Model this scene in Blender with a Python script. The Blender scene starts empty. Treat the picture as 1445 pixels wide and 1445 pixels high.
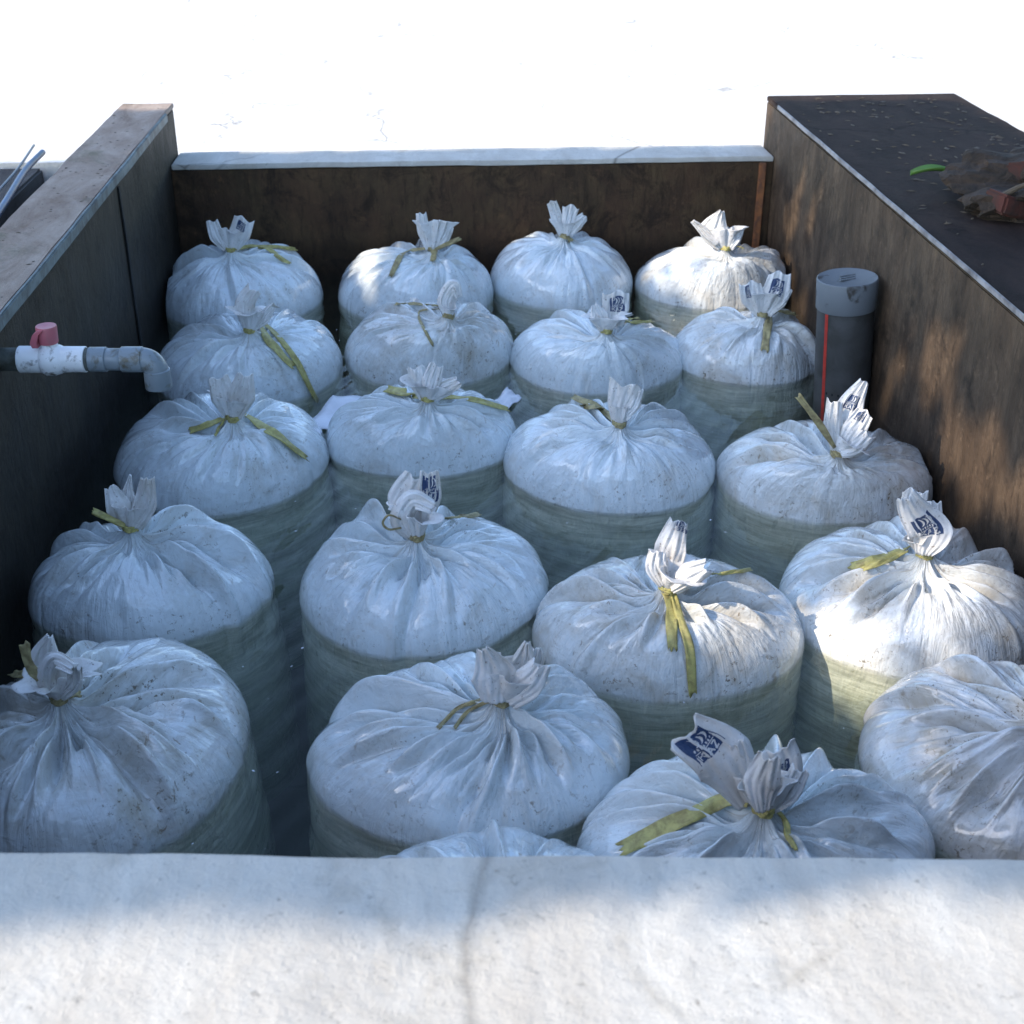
import bpy, math, random
import numpy as np
from mathutils import Vector, Matrix
from mathutils.bvhtree import BVHTree

scn = bpy.context.scene
COL = scn.collection
random.seed(7)

# ------------------------------------------------------------------ camera
FPX, CX, CAM_H = 1863.0, 722.5, 1.10            # focal length in photo pixels, photo centre, height over the water
PITCH, YAW = math.radians(28.3), math.radians(3.43)
FWD = np.array([math.sin(YAW)*math.cos(PITCH), math.cos(YAW)*math.cos(PITCH), -math.sin(PITCH)])
RIGHT = np.array([math.cos(YAW), -math.sin(YAW), 0.0])
UP = np.cross(RIGHT, FWD)
CAM = np.array([0.0, 0.0, CAM_H])
cam = bpy.data.objects.new('camera', bpy.data.cameras.new('camera'))
COL.objects.link(cam)
cam.data.sensor_width = 36.0
cam.data.lens = FPX/1445*36
cam.data.clip_start = 0.02
cam.data.clip_end = 2000
cam.matrix_world = Matrix(((RIGHT[0], UP[0], -FWD[0], 0), (RIGHT[1], UP[1], -FWD[1], 0),
                           (RIGHT[2], UP[2], -FWD[2], CAM_H), (0, 0, 0, 1)))
scn.camera = cam
# lens focused on the middle rows
cam.data.dof.use_dof = True
cam.data.dof.focus_distance = 2.0
cam.data.dof.aperture_fstop = 11.0

# ------------------------------------------------------------------ light
SUN_EL, SUN_AZ = math.radians(36), math.radians(248)      # azimuth clockwise from +Y: low on the left, a little behind
SUN = np.array([math.sin(SUN_AZ)*math.cos(SUN_EL), math.cos(SUN_AZ)*math.cos(SUN_EL), math.sin(SUN_EL)])
world = bpy.data.worlds.new('World')
scn.world = world
world.use_nodes = True
wn = world.node_tree
bg = wn.nodes['Background']
sky = wn.nodes.new('ShaderNodeTexSky')
sky.sky_type = 'NISHITA'
sky.sun_disc = False
sky.sun_elevation = SUN_EL
sky.sun_rotation = SUN_AZ
sky.ozone_density = 2.1
sky.dust_density = 0.7
wn.links.new(sky.outputs[0], bg.inputs[0])
bg.inputs[1].default_value = 0.15
sl = bpy.data.lights.new('sun', 'SUN')
sl.energy = 2.0
sl.angle = math.radians(0.5)
sl.color = (1.0, 0.87, 0.70)
so = bpy.data.objects.new('sun', sl)
COL.objects.link(so)
so.rotation_euler = Vector(SUN).to_track_quat('Z', 'Y').to_euler()
scn.view_settings.view_transform = 'Standard'
scn.view_settings.look = 'None'
scn.view_settings.gamma = 1
scn.view_settings.use_curve_mapping = False
scn.view_settings.exposure = 1.64
scn.cycles.max_bounces = 8
scn.cycles.transparent_max_bounces = 16
scn.cycles.volume_bounces = 1

# ------------------------------------------------------------------ helpers
def px_ray(x, y):
    d = FWD + RIGHT*(x-CX)/FPX - UP*(y-CX)/FPX
    return d/np.linalg.norm(d)

def on_z(x, y, z=0.0):
    d = px_ray(x, y)
    return CAM + d*((z-CAM_H)/d[2])

HF = np.array([math.sin(YAW), math.cos(YAW), 0.0])          # horizontal view direction
def on_upright(x, y, P, toward=0.0):
    """the point of the upright plane through P (facing the viewer's side) met by this ray"""
    d = px_ray(x, y)
    P = np.asarray(P) - HF*toward
    return CAM + d*(((P-CAM)@HF)/(d@HF))

def mesh_obj(name, verts, faces, mat, parent=None, smooth=True, uv=None, mats=None, fmat=None):
    me = bpy.data.meshes.new(name)
    verts = np.asarray(verts, dtype=np.float32).reshape(-1, 3)
    if isinstance(faces, np.ndarray):
        n, k = faces.shape
        me.vertices.add(len(verts)); me.vertices.foreach_set('co', verts.ravel())
        me.loops.add(n*k); me.loops.foreach_set('vertex_index', faces.astype(np.int32).ravel())
        me.polygons.add(n)
        me.polygons.foreach_set('loop_start', np.arange(0, n*k, k, dtype=np.int32))
        me.polygons.foreach_set('loop_total', np.full(n, k, dtype=np.int32))
        me.update(calc_edges=True)
    else:
        me.from_pydata(verts.tolist(), [], faces)
        me.update()
    me.validate()
    if smooth:
        me.polygons.foreach_set('use_smooth', np.ones(len(me.polygons), dtype=bool))
    for m in (mats or [mat]):
        me.materials.append(m)
    if fmat is not None:
        me.polygons.foreach_set('material_index', np.asarray(fmat, dtype=np.int32))
    o = bpy.data.objects.new(name, me)
    COL.objects.link(o)
    if parent is not None:
        o.parent = parent
    return o

def grid_faces(nr, nc, wrap=False):
    r = np.arange(nr-1)[:, None]; c = np.arange(nc if wrap else nc-1)[None, :]
    c2 = (c+1) % nc
    return np.stack([r*nc+c, r*nc+c2, (r+1)*nc+c2, (r+1)*nc+c], -1).reshape(-1, 4)

def empty(name, loc, label, cat, group=None):
    o = bpy.data.objects.new(name, None)
    COL.objects.link(o)
    o.location = loc
    o.empty_display_size = 0.05
    o['label'] = label; o['category'] = cat
    if group: o['group'] = group
    return o

def box(name, x0, x1, y0, y1, z0, z1, mat, parent=None, bevel=0.0, cuts=0, rough=0.0, seed=0):
    import bmesh
    bm = bmesh.new()
    bmesh.ops.create_cube(bm, size=1.0)
    for v in bm.verts:
        v.co = Vector(((x0+x1)/2+v.co.x*(x1-x0), (y0+y1)/2+v.co.y*(y1-y0), (z0+z1)/2+v.co.z*(z1-z0)))
    if cuts:
        for ax, L in ((0, x1-x0), (1, y1-y0), (2, z1-z0)):
            n = int(L/cuts)
            lo = (x0, y0, z0)[ax]
            for i in range(1, n):
                co = [0, 0, 0]; co[ax] = lo+L*i/n
                no = [0, 0, 0]; no[ax] = 1
                bmesh.ops.bisect_plane(bm, geom=bm.verts[:]+bm.edges[:]+bm.faces[:], plane_co=co, plane_no=no)
    if bevel:
        es = [e for e in bm.edges if len(e.link_faces) == 2 and e.calc_face_angle() > 0.5]
        bmesh.ops.bevel(bm, geom=es, offset=bevel, segments=2, affect='EDGES')
    if rough:
        from mathutils import noise
        for v in bm.verts:
            n = noise.noise_vector(Vector(v.co)*7+Vector((seed, 0, 0))) + 0.5*noise.noise_vector(Vector(v.co)*23)
            v.co += n*rough
    me = bpy.data.meshes.new(name)
    bm.to_mesh(me); bm.free()
    me.materials.append(mat)
    o = bpy.data.objects.new(name, me)
    COL.objects.link(o)
    if parent is not None: o.parent = parent
    return o

def tube(name, pts, radii, mat, parent=None, seg=24, caps=True, ell=1.0, straight=False):
    pts = [np.asarray(p, float) for p in pts]
    vs, n = [], len(pts)
    if np.isscalar(radii): radii = [radii]*n
    ref = np.array([0, 0, 1.0])
    t0 = pts[1]-pts[0]
    if abs(t0[2]) > 0.9*np.linalg.norm(t0): ref = np.array([1.0, 0, 0])
    for i, p in enumerate(pts):
        a = pts[min(i+1, n-1)]; b = pts[max(i-1, 0)]
        t = a-b
        if np.linalg.norm(t) < 1e-9: t = t0
        if straight: t = t0
        t = t/np.linalg.norm(t)
        u = ref - t*(ref@t)
        if np.linalg.norm(u) < 1e-3: u = np.array([1.0, 0, 0])
        u = u/np.linalg.norm(u); w = np.cross(t, u); ref = u
        for k in range(seg):
            an = 2*math.pi*k/seg
            vs.append(p + radii[i]*(math.cos(an)*u*ell + math.sin(an)*w))
    fs = [tuple(f) for f in grid_faces(n, seg, True)]
    if caps:
        fs.append(tuple(range(seg))[::-1]); fs.append(tuple((n-1)*seg+k for k in range(seg)))
    o = mesh_obj(name, vs, fs, mat, parent)
    try: o.data.set_sharp_from_angle(angle=math.radians(40))
    except Exception: pass
    return o

# ------------------------------------------------------------------ materials
class NT:
    def __init__(s, name):
        s.m = bpy.data.materials.new(name); s.m.use_nodes = True
        s.t = s.m.node_tree; s.t.nodes.clear()
        s.out = s.n('ShaderNodeOutputMaterial')
    def n(s, typ, **kw):
        nd = s.t.nodes.new(typ)
        for k, v in kw.items():
            if k.startswith('_'): setattr(nd, k[1:], v)
        return nd
    def l(s, a, b): s.t.links.new(a, b)
    def coord(s, scale=(1, 1, 1), rot=(0, 0, 0), which='Object'):
        tc = s.n('ShaderNodeTexCoord'); mp = s.n('ShaderNodeMapping')
        mp.inputs['Scale'].default_value = scale; mp.inputs['Rotation'].default_value = rot
        s.l(tc.outputs[which], mp.inputs[0]); return mp.outputs[0]
    def noise(s, vec, scale, detail=4, rough=0.55, dist=0.0):
        nd = s.n('ShaderNodeTexNoise')
        nd.inputs['Scale'].default_value = scale; nd.inputs['Detail'].default_value = detail
        nd.inputs['Roughness'].default_value = rough; nd.inputs['Distortion'].default_value = dist
        s.l(vec, nd.inputs['Vector']); return nd.outputs[0]
    def ramp(s, fac, stops):
        nd = s.n('ShaderNodeValToRGB'); cr = nd.color_ramp
        while len(cr.elements) < len(stops): cr.elements.new(0.5)
        for e, (p, c) in zip(cr.elements, stops):
            e.position = p; e.color = (c, c, c, 1) if np.isscalar(c) else (*c, 1)
        s.l(fac, nd.inputs[0]); return nd.outputs[0]
    def mix(s, fac, a, b, blend='MIX'):
        nd = s.n('ShaderNodeMix'); nd.data_type = 'RGBA'; nd.blend_type = blend
        for sock, v in ((nd.inputs[0], fac), (nd.inputs[6], a), (nd.inputs[7], b)):
            if hasattr(v, 'links'): s.l(v, sock)
            elif np.isscalar(v): sock.default_value = v
            else: sock.default_value = (*v, 1)
        return nd.outputs[2]
    def math(s, op, a, b=0.0):
        nd = s.n('ShaderNodeMath'); nd.operation = op
        for i, v in enumerate((a, b)):
            if hasattr(v, 'links'): s.l(v, nd.inputs[i])
            else: nd.inputs[i].default_value = v
        return nd.outputs[0]
    def bsdf(s, color, rough=0.5, bump=None, dist=0.002, strength=1.0, **kw):
        b = s.n('ShaderNodeBsdfPrincipled')
        for nm, v in (('Base Color', color), ('Roughness', rough)):
            if hasattr(v, 'links'): s.l(v, b.inputs[nm])
            elif np.isscalar(v): b.inputs[nm].default_value = v
            else: b.inputs[nm].default_value = (*v, 1)
        for k, v in kw.items():
            nm = k.replace('_', ' ')
            if hasattr(v, 'links'): s.l(v, b.inputs[nm])
            else: b.inputs[nm].default_value = v
        if bump is not None:
            bp = s.n('ShaderNodeBump'); bp.inputs['Distance'].default_value = dist
            bp.inputs['Strength'].default_value = strength
            s.l(bump, bp.inputs['Height']); s.l(bp.outputs[0], b.inputs['Normal'])
        s.l(b.outputs[0], s.out.inputs[0])
        return b

def sack_material(name, dirt, tint=(0.76, 0.82, 0.83)):
    s = NT(name)
    v = s.coord()
    big = s.noise(v, 6, 4, 0.6)
    base = s.mix(s.ramp(big, [(0.35, 0.0), (0.7, 1.0)]), tint, tuple(c*0.86 for c in tint))
    # soft brown soiling in patches and small mud specks
    soil = s.noise(v, 14, 6, 0.7, 0.6)
    base = s.mix(s.ramp(soil, [(0.50-0.12*dirt, 0.0), (0.78, min(1, 0.7*dirt+0.3))]), base, (0.38, 0.31, 0.21))
    at = s.n('ShaderNodeAttribute'); at.attribute_name = 'pull'      # direction of the pull: (cos, sin, radius)
    asep = s.n('ShaderNodeSeparateXYZ'); s.l(at.outputs['Vector'], asep.inputs[0])
    def radial(k, kr, detail, dist=0.0, sc=1.0):
        mp = s.n('ShaderNodeMapping'); mp.inputs['Scale'].default_value = (k, k, kr)
        s.l(at.outputs['Vector'], mp.inputs[0]); return s.noise(mp.outputs[0], sc, detail, 0.6, dist)
    # thin grime lines washed out along the pleats
    gl = s.math('MULTIPLY', s.ramp(radial(13, 1.3, 3, 0.5), [(0.54, 0.0), (0.63, 1.0)]), s.ramp(asep.outputs[2], [(0.05, 1.0), (0.75, 0.15), (0.95, 0.0)]))
    base = s.mix(s.math('MULTIPLY', gl, min(1, 0.45+0.35*dirt)), base, (0.33, 0.29, 0.22))
    sp = s.noise(v, 120, 4, 0.75, 0.3)
    area = s.ramp(s.noise(v, 10, 3, 0.6), [(0.42, 0.0), (0.62, 1.0)])
    specks = s.math('MULTIPLY', s.ramp(sp, [(0.585, 0.0), (0.64, 1.0)]), area)
    base = s.mix(s.math('MULTIPLY', specks, min(1.0, 0.55+0.5*dirt)), base, (0.13, 0.095, 0.05))
    mud = s.math('MULTIPLY', s.ramp(s.noise(v, 55, 5, 0.7, 0.8), [(0.60, 0.0), (0.66, 1.0)]), s.ramp(s.noise(v, 7, 3), [(0.48, 0.0), (0.62, 1.0)]))
    base = s.mix(s.math('MULTIPLY', mud, min(1.0, 0.2+0.75*dirt)), base, (0.25, 0.18, 0.11))
    fine = s.ramp(s.noise(v, 320, 2, 0.6), [(0.70, 0.0), (0.74, 1.0)])
    base = s.mix(s.math('MULTIPLY', fine, 0.5), base, (0.10, 0.08, 0.05))
    # algae film below the water; ripple refraction bands are painted into its colour
    sx = s.n('ShaderNodeSeparateXYZ'); s.l(v, sx.inputs[0])
    wl = s.math('ADD', sx.outputs[2], s.math('MULTIPLY', s.noise(v, 16, 3), 0.010))
    below = s.ramp(wl, [(0.0, 1.0), (0.746, 1.0), (0.757, 0.0)])
    base = s.mix(s.math('MULTIPLY', below, 0.85), base, s.mix(s.ramp(s.noise(s.coord((1, 1, 11)), 10, 5, 0.7, 0.7), [(0.40, 0.0), (0.60, 1.0)]), (0.60, 0.61, 0.48), (0.34, 0.36, 0.26)))
    r1 = radial(11, 3.0, 3, 0.6); r2 = radial(5.5, 2.2, 4, 1.4); r3 = s.math('MULTIPLY', radial(45, 4.0, 2, 0.3), s.ramp(asep.outputs[2], [(0.3, 1.0), (0.8, 0.0)]))
    vor = s.n('ShaderNodeTexVoronoi'); vor.feature = 'F1'; vor.inputs['Scale'].default_value = 15
    wp = s.mix(0.12, v, s.noise(v, 12, 3), 'ADD'); s.l(wp, vor.inputs['Vector'])
    h = s.math('ADD', s.math('MULTIPLY', r1, 0.55), s.math('MULTIPLY', r2, 1.1))
    h = s.math('ADD', h, s.math('MULTIPLY', r3, 0.16))
    h = s.math('ADD', h, s.math('MULTIPLY', vor.outputs[0], 0.55))
    h = s.math('ADD', h, s.math('MULTIPLY', s.noise(v, 42, 4, 0.55, 1.5), 0.40))
    # crinkled film: sharp little ridges in patches
    cn = s.n('ShaderNodeTexNoise'); cn.noise_type = 'RIDGED_MULTIFRACTAL'; cn.inputs['Scale'].default_value = 22; cn.inputs['Detail'].default_value = 3
    cn.inputs['Distortion'].default_value = 0.8; s.l(v, cn.inputs['Vector'])
    patch = s.ramp(s.noise(v, 7, 2), [(0.40, 0.1), (0.62, 1.0)])
    h = s.math('ADD', h, s.math('MULTIPLY', s.math('MULTIPLY', cn.outputs[0], patch), 0.22))
    rough = s.ramp(s.noise(v, 9, 4, 0.6), [(0.38, 0.16), (0.62, 0.42)])
    s.bsdf(base, rough, h, 0.0062, 0.8, Coat_Weight=1.0, Coat_Roughness=0.07, Coat_IOR=1.6)
    return s.m

M = {}
M['sack'] = sack_material('wet_sack_plastic', 0.22)
M['sack_dirty'] = sack_material('muddy_sack_plastic', 1.0, (0.72, 0.72, 0.70))
M['sack_mid'] = sack_material('soiled_sack_plastic', 0.75, (0.76, 0.79, 0.78))

def neck_material():
    s = NT('sack_mouth_plastic'); v = s.coord()
    c = s.mix(s.ramp(s.noise(v, 18, 5, 0.65), [(0.4, 0.0), (0.75, 1.0)]), (0.74, 0.73, 0.71), (0.55, 0.50, 0.43))
    c = s.mix(s.math('MULTIPLY', s.ramp(s.noise(v, 160, 4, 0.7), [(0.62, 0.0), (0.67, 1.0)]), 0.7), c, (0.16, 0.10, 0.06))
    s.bsdf(c, 0.5, s.noise(v, 60, 5, 0.6, 1.0), 0.003, 0.7)
    return s.m
M['neck'] = neck_material()

def simple(name, a, b, scale=20, rough=0.6, bump=0.001, stretch=(1, 1, 1), coat=0.0, lo=0.4, hi=0.65):
    s = NT(name); v = s.coord(stretch)
    n = s.noise(v, scale, 6, 0.62, 0.4)
    s.bsdf(s.mix(s.ramp(n, [(lo, 0.0), (hi, 1.0)]), a, b), rough, n, bump, 1.0, Coat_Weight=coat)
    return s.m

M['raffia'] = simple('raffia_ribbon', (0.50, 0.45, 0.15), (0.30, 0.25, 0.09), 90, 0.5, 0.002, (1, 1, 1))
M['raffia_dull'] = simple('dull_raffia_ribbon', (0.40, 0.34, 0.16), (0.22, 0.17, 0.08), 90, 0.6, 0.002)
M['print'] = simple('navy_ink', (0.020, 0.045, 0.12), (0.05, 0.08, 0.16), 200, 0.5, 0.0)
M['print_gap'] = simple('unprinted_plastic', (0.66, 0.66, 0.64), (0.52, 0.50, 0.47), 120, 0.5, 0.0)
M['pvc_white'] = simple('white_pvc', (0.78, 0.78, 0.78), (0.12, 0.10, 0.08), 55, 0.35, 0.0006, lo=0.55, hi=0.68)
M['pvc_grey'] = simple('grey_pvc', (0.20, 0.235, 0.26), (0.10, 0.09, 0.06), 45, 0.35, 0.0006, lo=0.52, hi=0.66)
M['pvc_mossy'] = simple('mossy_pvc', (0.10, 0.11, 0.10), (0.03, 0.03, 0.02), 30, 0.8, 0.002)
M['red_plastic'] = simple('faded_red_plastic', (0.42, 0.11, 0.14), (0.36, 0.13, 0.14), 40, 0.45, 0.0008)
M['pvc_cap'] = simple('blue_grey_pvc', (0.15, 0.165, 0.175), (0.04, 0.035, 0.03), 22, 0.45, 0.0008, lo=0.58, hi=0.66)
M['pvc_dark'] = simple('dark_grey_pvc', (0.060, 0.060, 0.058), (0.035, 0.034, 0.03), 18, 0.5, 0.0008)
M['stripe'] = simple('red_stripe', (0.45, 0.035, 0.02), (0.30, 0.03, 0.02), 60, 0.5, 0.0)
M['black'] = simple('dark_hole', (0.01, 0.01, 0.01), (0.02, 0.02, 0.02), 30, 0.9, 0.0)
M['hose'] = simple('blue_hose_plastic', (0.012, 0.07, 0.19), (0.02, 0.05, 0.10), 20, 0.4, 0.0006)
M['rust'] = simple('rusty_strip', (0.30, 0.11, 0.035), (0.14, 0.06, 0.03), 40, 0.75, 0.002)
M['lip'] = simple('green_grey_lip', (0.12, 0.16, 0.17), (0.045, 0.055, 0.055), 30, 0.55, 0.002)
M['lip_light'] = simple('worn_pale_edge', (0.33, 0.32, 0.32), (0.10, 0.09, 0.09), 18, 0.6, 0.002)
M['sheet'] = simple('white_plastic_sheet', (0.74, 0.75, 0.79), (0.62, 0.63, 0.66), 20, 0.4, 0.001)
M['bark'] = simple('bark', (0.10, 0.075, 0.05), (0.05, 0.04, 0.03), 20, 0.9, 0.01, (1, 1, 0.2))
M['brick'] = simple('old_red_brick', (0.08, 0.022, 0.014), (0.03, 0.02, 0.015), 25, 0.9, 0.004)
M['rubble'] = simple('soil_and_roots', (0.05, 0.032, 0.02), (0.016, 0.012, 0.008), 26, 0.95, 0.02)

def leaf_mat(name, a, b):
    s = NT(name); v = s.coord()
    c = s.mix(s.ramp(s.noise(v, 3, 3), [(0.35, 0.0), (0.65, 1.0)]), a, b)
    s.bsdf(c, 0.5)
    return s.m
M['leaf'] = leaf_mat('leaf', (0.05, 0.09, 0.025), (0.09, 0.12, 0.04))
M['leaf_bright'] = leaf_mat('bright_leaf', (0.07, 0.16, 0.03), (0.10, 0.20, 0.04))

def wall_mat(name, dark, mid, stain, streak=0.5):
    """stained plank-like tank wall: long vertical runs of rust and algae over a fine grain"""
    s = NT(name)
    v = s.coord((1, 1, 0.30)); w = s.coord()
    runs = s.noise(v, 7, 8, 0.68, 0.9)
    c = s.mix(s.ramp(runs, [(0.36, 0.0), (0.66, 1.0)]), dark, mid)
    blot = s.noise(w, 3.6, 8, 0.72, 1.2)
    c = s.mix(s.ramp(blot, [(0.44, 0.0), (0.66, streak)]), c, stain)
    grain = s.noise(s.coord((1, 1, 0.22)), 60, 6, 0.72, 0.6)
    c = s.mix(s.ramp(grain, [(0.3, 0.0), (0.5, 0.0), (0.72, 0.6)]), c, tuple(x*0.35 for x in dark))
    spec = s.noise(w, 42, 8, 0.8)
    c = s.mix(s.ramp(spec, [(0.56, 0.0), (0.70, 0.6)]), c, tuple(min(1, x*1.7) for x in mid))
    b2 = s.noise(w, 11, 7, 0.75, 0.6)
    c = s.mix(s.ramp(b2, [(0.52, 0.0), (0.64, 0.7)]), c, tuple(x*0.5 for x in dark))
    # wet, dark band where the water laps
    sx = s.n('ShaderNodeSeparateXYZ'); s.l(w, sx.inputs[0])
    wet = s.ramp(s.math('ADD', sx.outputs[2], s.math('MULTIPLY', s.noise(v, 9, 4), -0.10)), [(0.0, 0.6), (0.05, 0.0)])
    c = s.mix(wet, c, tuple(x*0.45 for x in dark))
    h = s.math('ADD', s.math('MULTIPLY', grain, 0.6), s.noise(w, 40, 6, 0.7))
    s.bsdf(c, s.ramp(blot, [(0.3, 0.55), (0.7, 0.85)]), h, 0.004, 0.8, Specular_IOR_Level=0.25)
    return s.m
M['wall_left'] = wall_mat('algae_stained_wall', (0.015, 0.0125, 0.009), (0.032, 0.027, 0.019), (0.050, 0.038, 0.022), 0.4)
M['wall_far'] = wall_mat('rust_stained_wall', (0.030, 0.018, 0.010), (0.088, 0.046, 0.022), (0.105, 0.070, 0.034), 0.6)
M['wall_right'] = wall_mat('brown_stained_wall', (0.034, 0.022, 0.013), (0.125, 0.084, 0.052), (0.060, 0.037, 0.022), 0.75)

def rim_mat(name, a, b, c3, relief=0.006):
    s = NT(name); w = s.coord(); v = s.coord((1, 0.35, 1), (0, 0, 0.3))
    c = s.mix(s.ramp(s.noise(v, 14, 7, 0.68, 0.6), [(0.35, 0.0), (0.66, 1.0)]), a, b)
    c = s.mix(s.ramp(s.noise(w, 7, 6, 0.7, 0.5), [(0.55, 0.0), (0.74, 0.8)]), c, c3)
    c = s.mix(s.ramp(s.noise(w, 110, 4, 0.7), [(0.62, 0.0), (0.72, 0.7)]), c, tuple(x*0.4 for x in b))
    vc = s.n('ShaderNodeTexVoronoi'); vc.feature = 'DISTANCE_TO_EDGE'; vc.inputs['Scale'].default_value = 1.6
    s.l(s.mix(0.22, w, s.noise(w, 5, 5), 'ADD'), vc.inputs['Vector'])
    cr = s.math('MULTIPLY', s.ramp(vc.outputs[0], [(0.0, 1.0), (0.010, 0.0)]), s.ramp(s.noise(w, 3, 3), [(0.45, 0.0), (0.6, 0.8)]))
    c = s.mix(cr, c, tuple(x*0.35 for x in b))
    s.bsdf(c, 0.9, s.noise(w, 45, 8, 0.72), relief, 0.8, Specular_IOR_Level=0.15)
    return s.m
M['rim_left'] = rim_mat('worn_concrete_coping', (0.42, 0.34, 0.28), (0.24, 0.175, 0.135), (0.12, 0.12, 0.07))
M['rim_right'] = rim_mat('dark_brown_concrete', (0.036, 0.023, 0.019), (0.018, 0.012, 0.010), (0.050, 0.034, 0.026))  # right coping: concrete mottled in very dark browns
M['rim_pale'] = rim_mat('limewashed_concrete', (0.58, 0.56, 0.51), (0.47, 0.44, 0.39), (0.34, 0.31, 0.26), 0.005)
M['yard'] = rim_mat('pale_concrete_yard', (0.72, 0.70, 0.66), (0.62, 0.60, 0.56), (0.55, 0.52, 0.47))
M['outer'] = rim_mat('grey_outer_wall', (0.11, 0.105, 0.10), (0.07, 0.06, 0.055), (0.05, 0.05, 0.04))

def water_mat():
    s = NT('tank_water')
    v = s.coord((1, 1.0, 1), (0, 0, 0.55))
    wv = s.n('ShaderNodeTexWave'); wv.inputs['Scale'].default_value = 7.5
    wv.inputs['Distortion'].default_value = 2.2; wv.inputs['Detail'].default_value = 2; wv.inputs['Detail Scale'].default_value = 1.2
    s.l(v, wv.inputs['Vector'])
    h = s.math('ADD', s.math('MULTIPLY', wv.outputs[1], 0.5), s.noise(s.coord((1, 1, 1)), 14, 3, 0.5))
    bp = s.n('ShaderNodeBump'); bp.inputs['Distance'].default_value = 0.002; bp.inputs['Strength'].default_value = 0.7
    s.l(h, bp.inputs['Height'])
    ge = s.n('ShaderNodeNewGeometry'); dt = s.n('ShaderNodeVectorMath'); dt.operation = 'DOT_PRODUCT'
    s.l(ge.outputs['Incoming'], dt.inputs[0]); s.l(bp.outputs[0], dt.inputs[1])
    ct = s.math('SUBTRACT', 1.0, s.math('MINIMUM', s.math('ABSOLUTE', dt.outputs['Value']), 1.0))
    fres = s.math('ADD', 0.02, s.math('MULTIPLY', s.math('POWER', ct, 5.0), 0.98))
    gl = s.n('ShaderNodeBsdfGlossy'); gl.inputs['Roughness'].default_value = 0.02; s.l(bp.outputs[0], gl.inputs['Normal'])
    tr = s.n('ShaderNodeBsdfTransparent')
    mx = s.n('ShaderNodeMixShader'); s.l(fres, mx.inputs[0]); s.l(tr.outputs[0], mx.inputs[1]); s.l(gl.outputs[0], mx.inputs[2])
    s.l(mx.outputs[0], s.out.inputs[0])
    va = s.n('ShaderNodeVolumeAbsorption'); va.inputs['Color'].default_value = (0.48, 0.58, 0.50, 1); va.inputs['Density'].default_value = 3.2
    vs_ = s.n('ShaderNodeVolumeScatter'); vs_.inputs['Color'].default_value = (0.8, 0.85, 0.7, 1); vs_.inputs['Density'].default_value = 0.18
    ad = s.n('ShaderNodeAddShader'); s.l(va.outputs[0], ad.inputs[0]); s.l(vs_.outputs[0], ad.inputs[1])
    s.l(ad.outputs[0], s.out.inputs[1])
    return s.m
M['water'] = water_mat()

# ------------------------------------------------------------------ setting
XL, XR, YN, YF, RIM, FLOOR = -0.666, 0.890, 0.712, 3.42, 0.413, -0.75
RIMF = 0.285                # the far end wall is lower than the side walls

g = mesh_obj('ground', [(-400, -400, -0.35), (400, -400, -0.35), (400, YF+0.6, -0.35), (-400, YF+0.6, -0.35)], [(0, 1, 2, 3)], M['outer'], smooth=False)
g['kind'] = 'structure'

tank = empty('water_tank', (0.11, 2.0, FLOOR), 'open concrete tank with dark stained walls holding all the tied sacks', 'tank')
def part(o):
    o.matrix_parent_inverse = Matrix.Translation(-Vector(tank.location)); return o
T = tank
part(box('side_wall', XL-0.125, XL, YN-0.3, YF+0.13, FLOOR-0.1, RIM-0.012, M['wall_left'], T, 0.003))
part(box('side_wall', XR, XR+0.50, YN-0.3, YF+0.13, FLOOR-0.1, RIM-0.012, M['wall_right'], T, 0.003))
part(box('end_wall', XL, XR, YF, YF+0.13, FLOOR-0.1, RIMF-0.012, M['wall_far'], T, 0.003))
def skew(o):                                                   # the near wall runs slightly out of square
    for v in o.data.vertices:
        v.co.y += 0.029-0.069*v.co.x
    return part(o)
skew(box('end_wall', XL, XR, YN-0.4, YN, FLOOR-0.1, RIM-0.012, M['wall_left'], T, 0.003))
part(box('tank_floor', XL, XR, YN-0.1, YF, FLOOR-0.1, FLOOR, M['wall_left'], T))
part(box('coping', XL-0.128, XL+0.001, YN-0.3, YF+0.132, RIM-0.012, RIM+0.001, M['rim_left'], T, 0.002, 0.05, 0.0022, 1))
part(box('coping', XR-0.001, XR+0.505, YN-0.3, YF+0.132, RIM-0.012, RIM+0.001, M['rim_right'], T, 0.002, 0.06, 0.0015, 2))
part(box('coping', XL+0.003, XR-0.003, YF-0.002, YF+0.132, RIMF-0.012, RIMF+0.001, M['rim_pale'], T, 0.002, 0.05, 0.0022, 3))
skew(box('coping', XL+0.003, XR-0.003, YN-0.4, YN+0.001, RIM-0.014, RIM+0.001, M['rim_pale'], T, 0.003, 0.03, 0.0028, 4))
part(box('edge_lip', XL+0.0015, XL+0.009, YN, YF-0.004, RIM-0.020, RIM+0.002, M['lip'], T, 0.002, 0.05, 0.0012, 5))
part(box('edge_lip', XR-0.0055, XR-0.0015, YN, YF-0.004, RIM-0.006, RIM+0.0035, M['lip_light'], T, 0.001, 0.05, 0.0008, 6))
part(box('corner_strip', XR-0.040, XR-0.022, YF-0.012, YF-0.002, FLOOR, RIMF-0.015, M['rust'], T, 0.002, 0.05, 0.0008, 7))
part(box('wall_seam', XL+0.001, XL+0.005, 2.82, 2.832, FLOOR, RIM-0.03, M['black'], T, 0.001, 0.05, 0.0015, 8))

# water body: its rim is let into the walls
w = box('water', XL-0.02, XR+0.02, YN-0.05, YF+0.02, FLOOR-0.02, 0.0, M['water'])
w['kind'] = 'structure'

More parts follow.
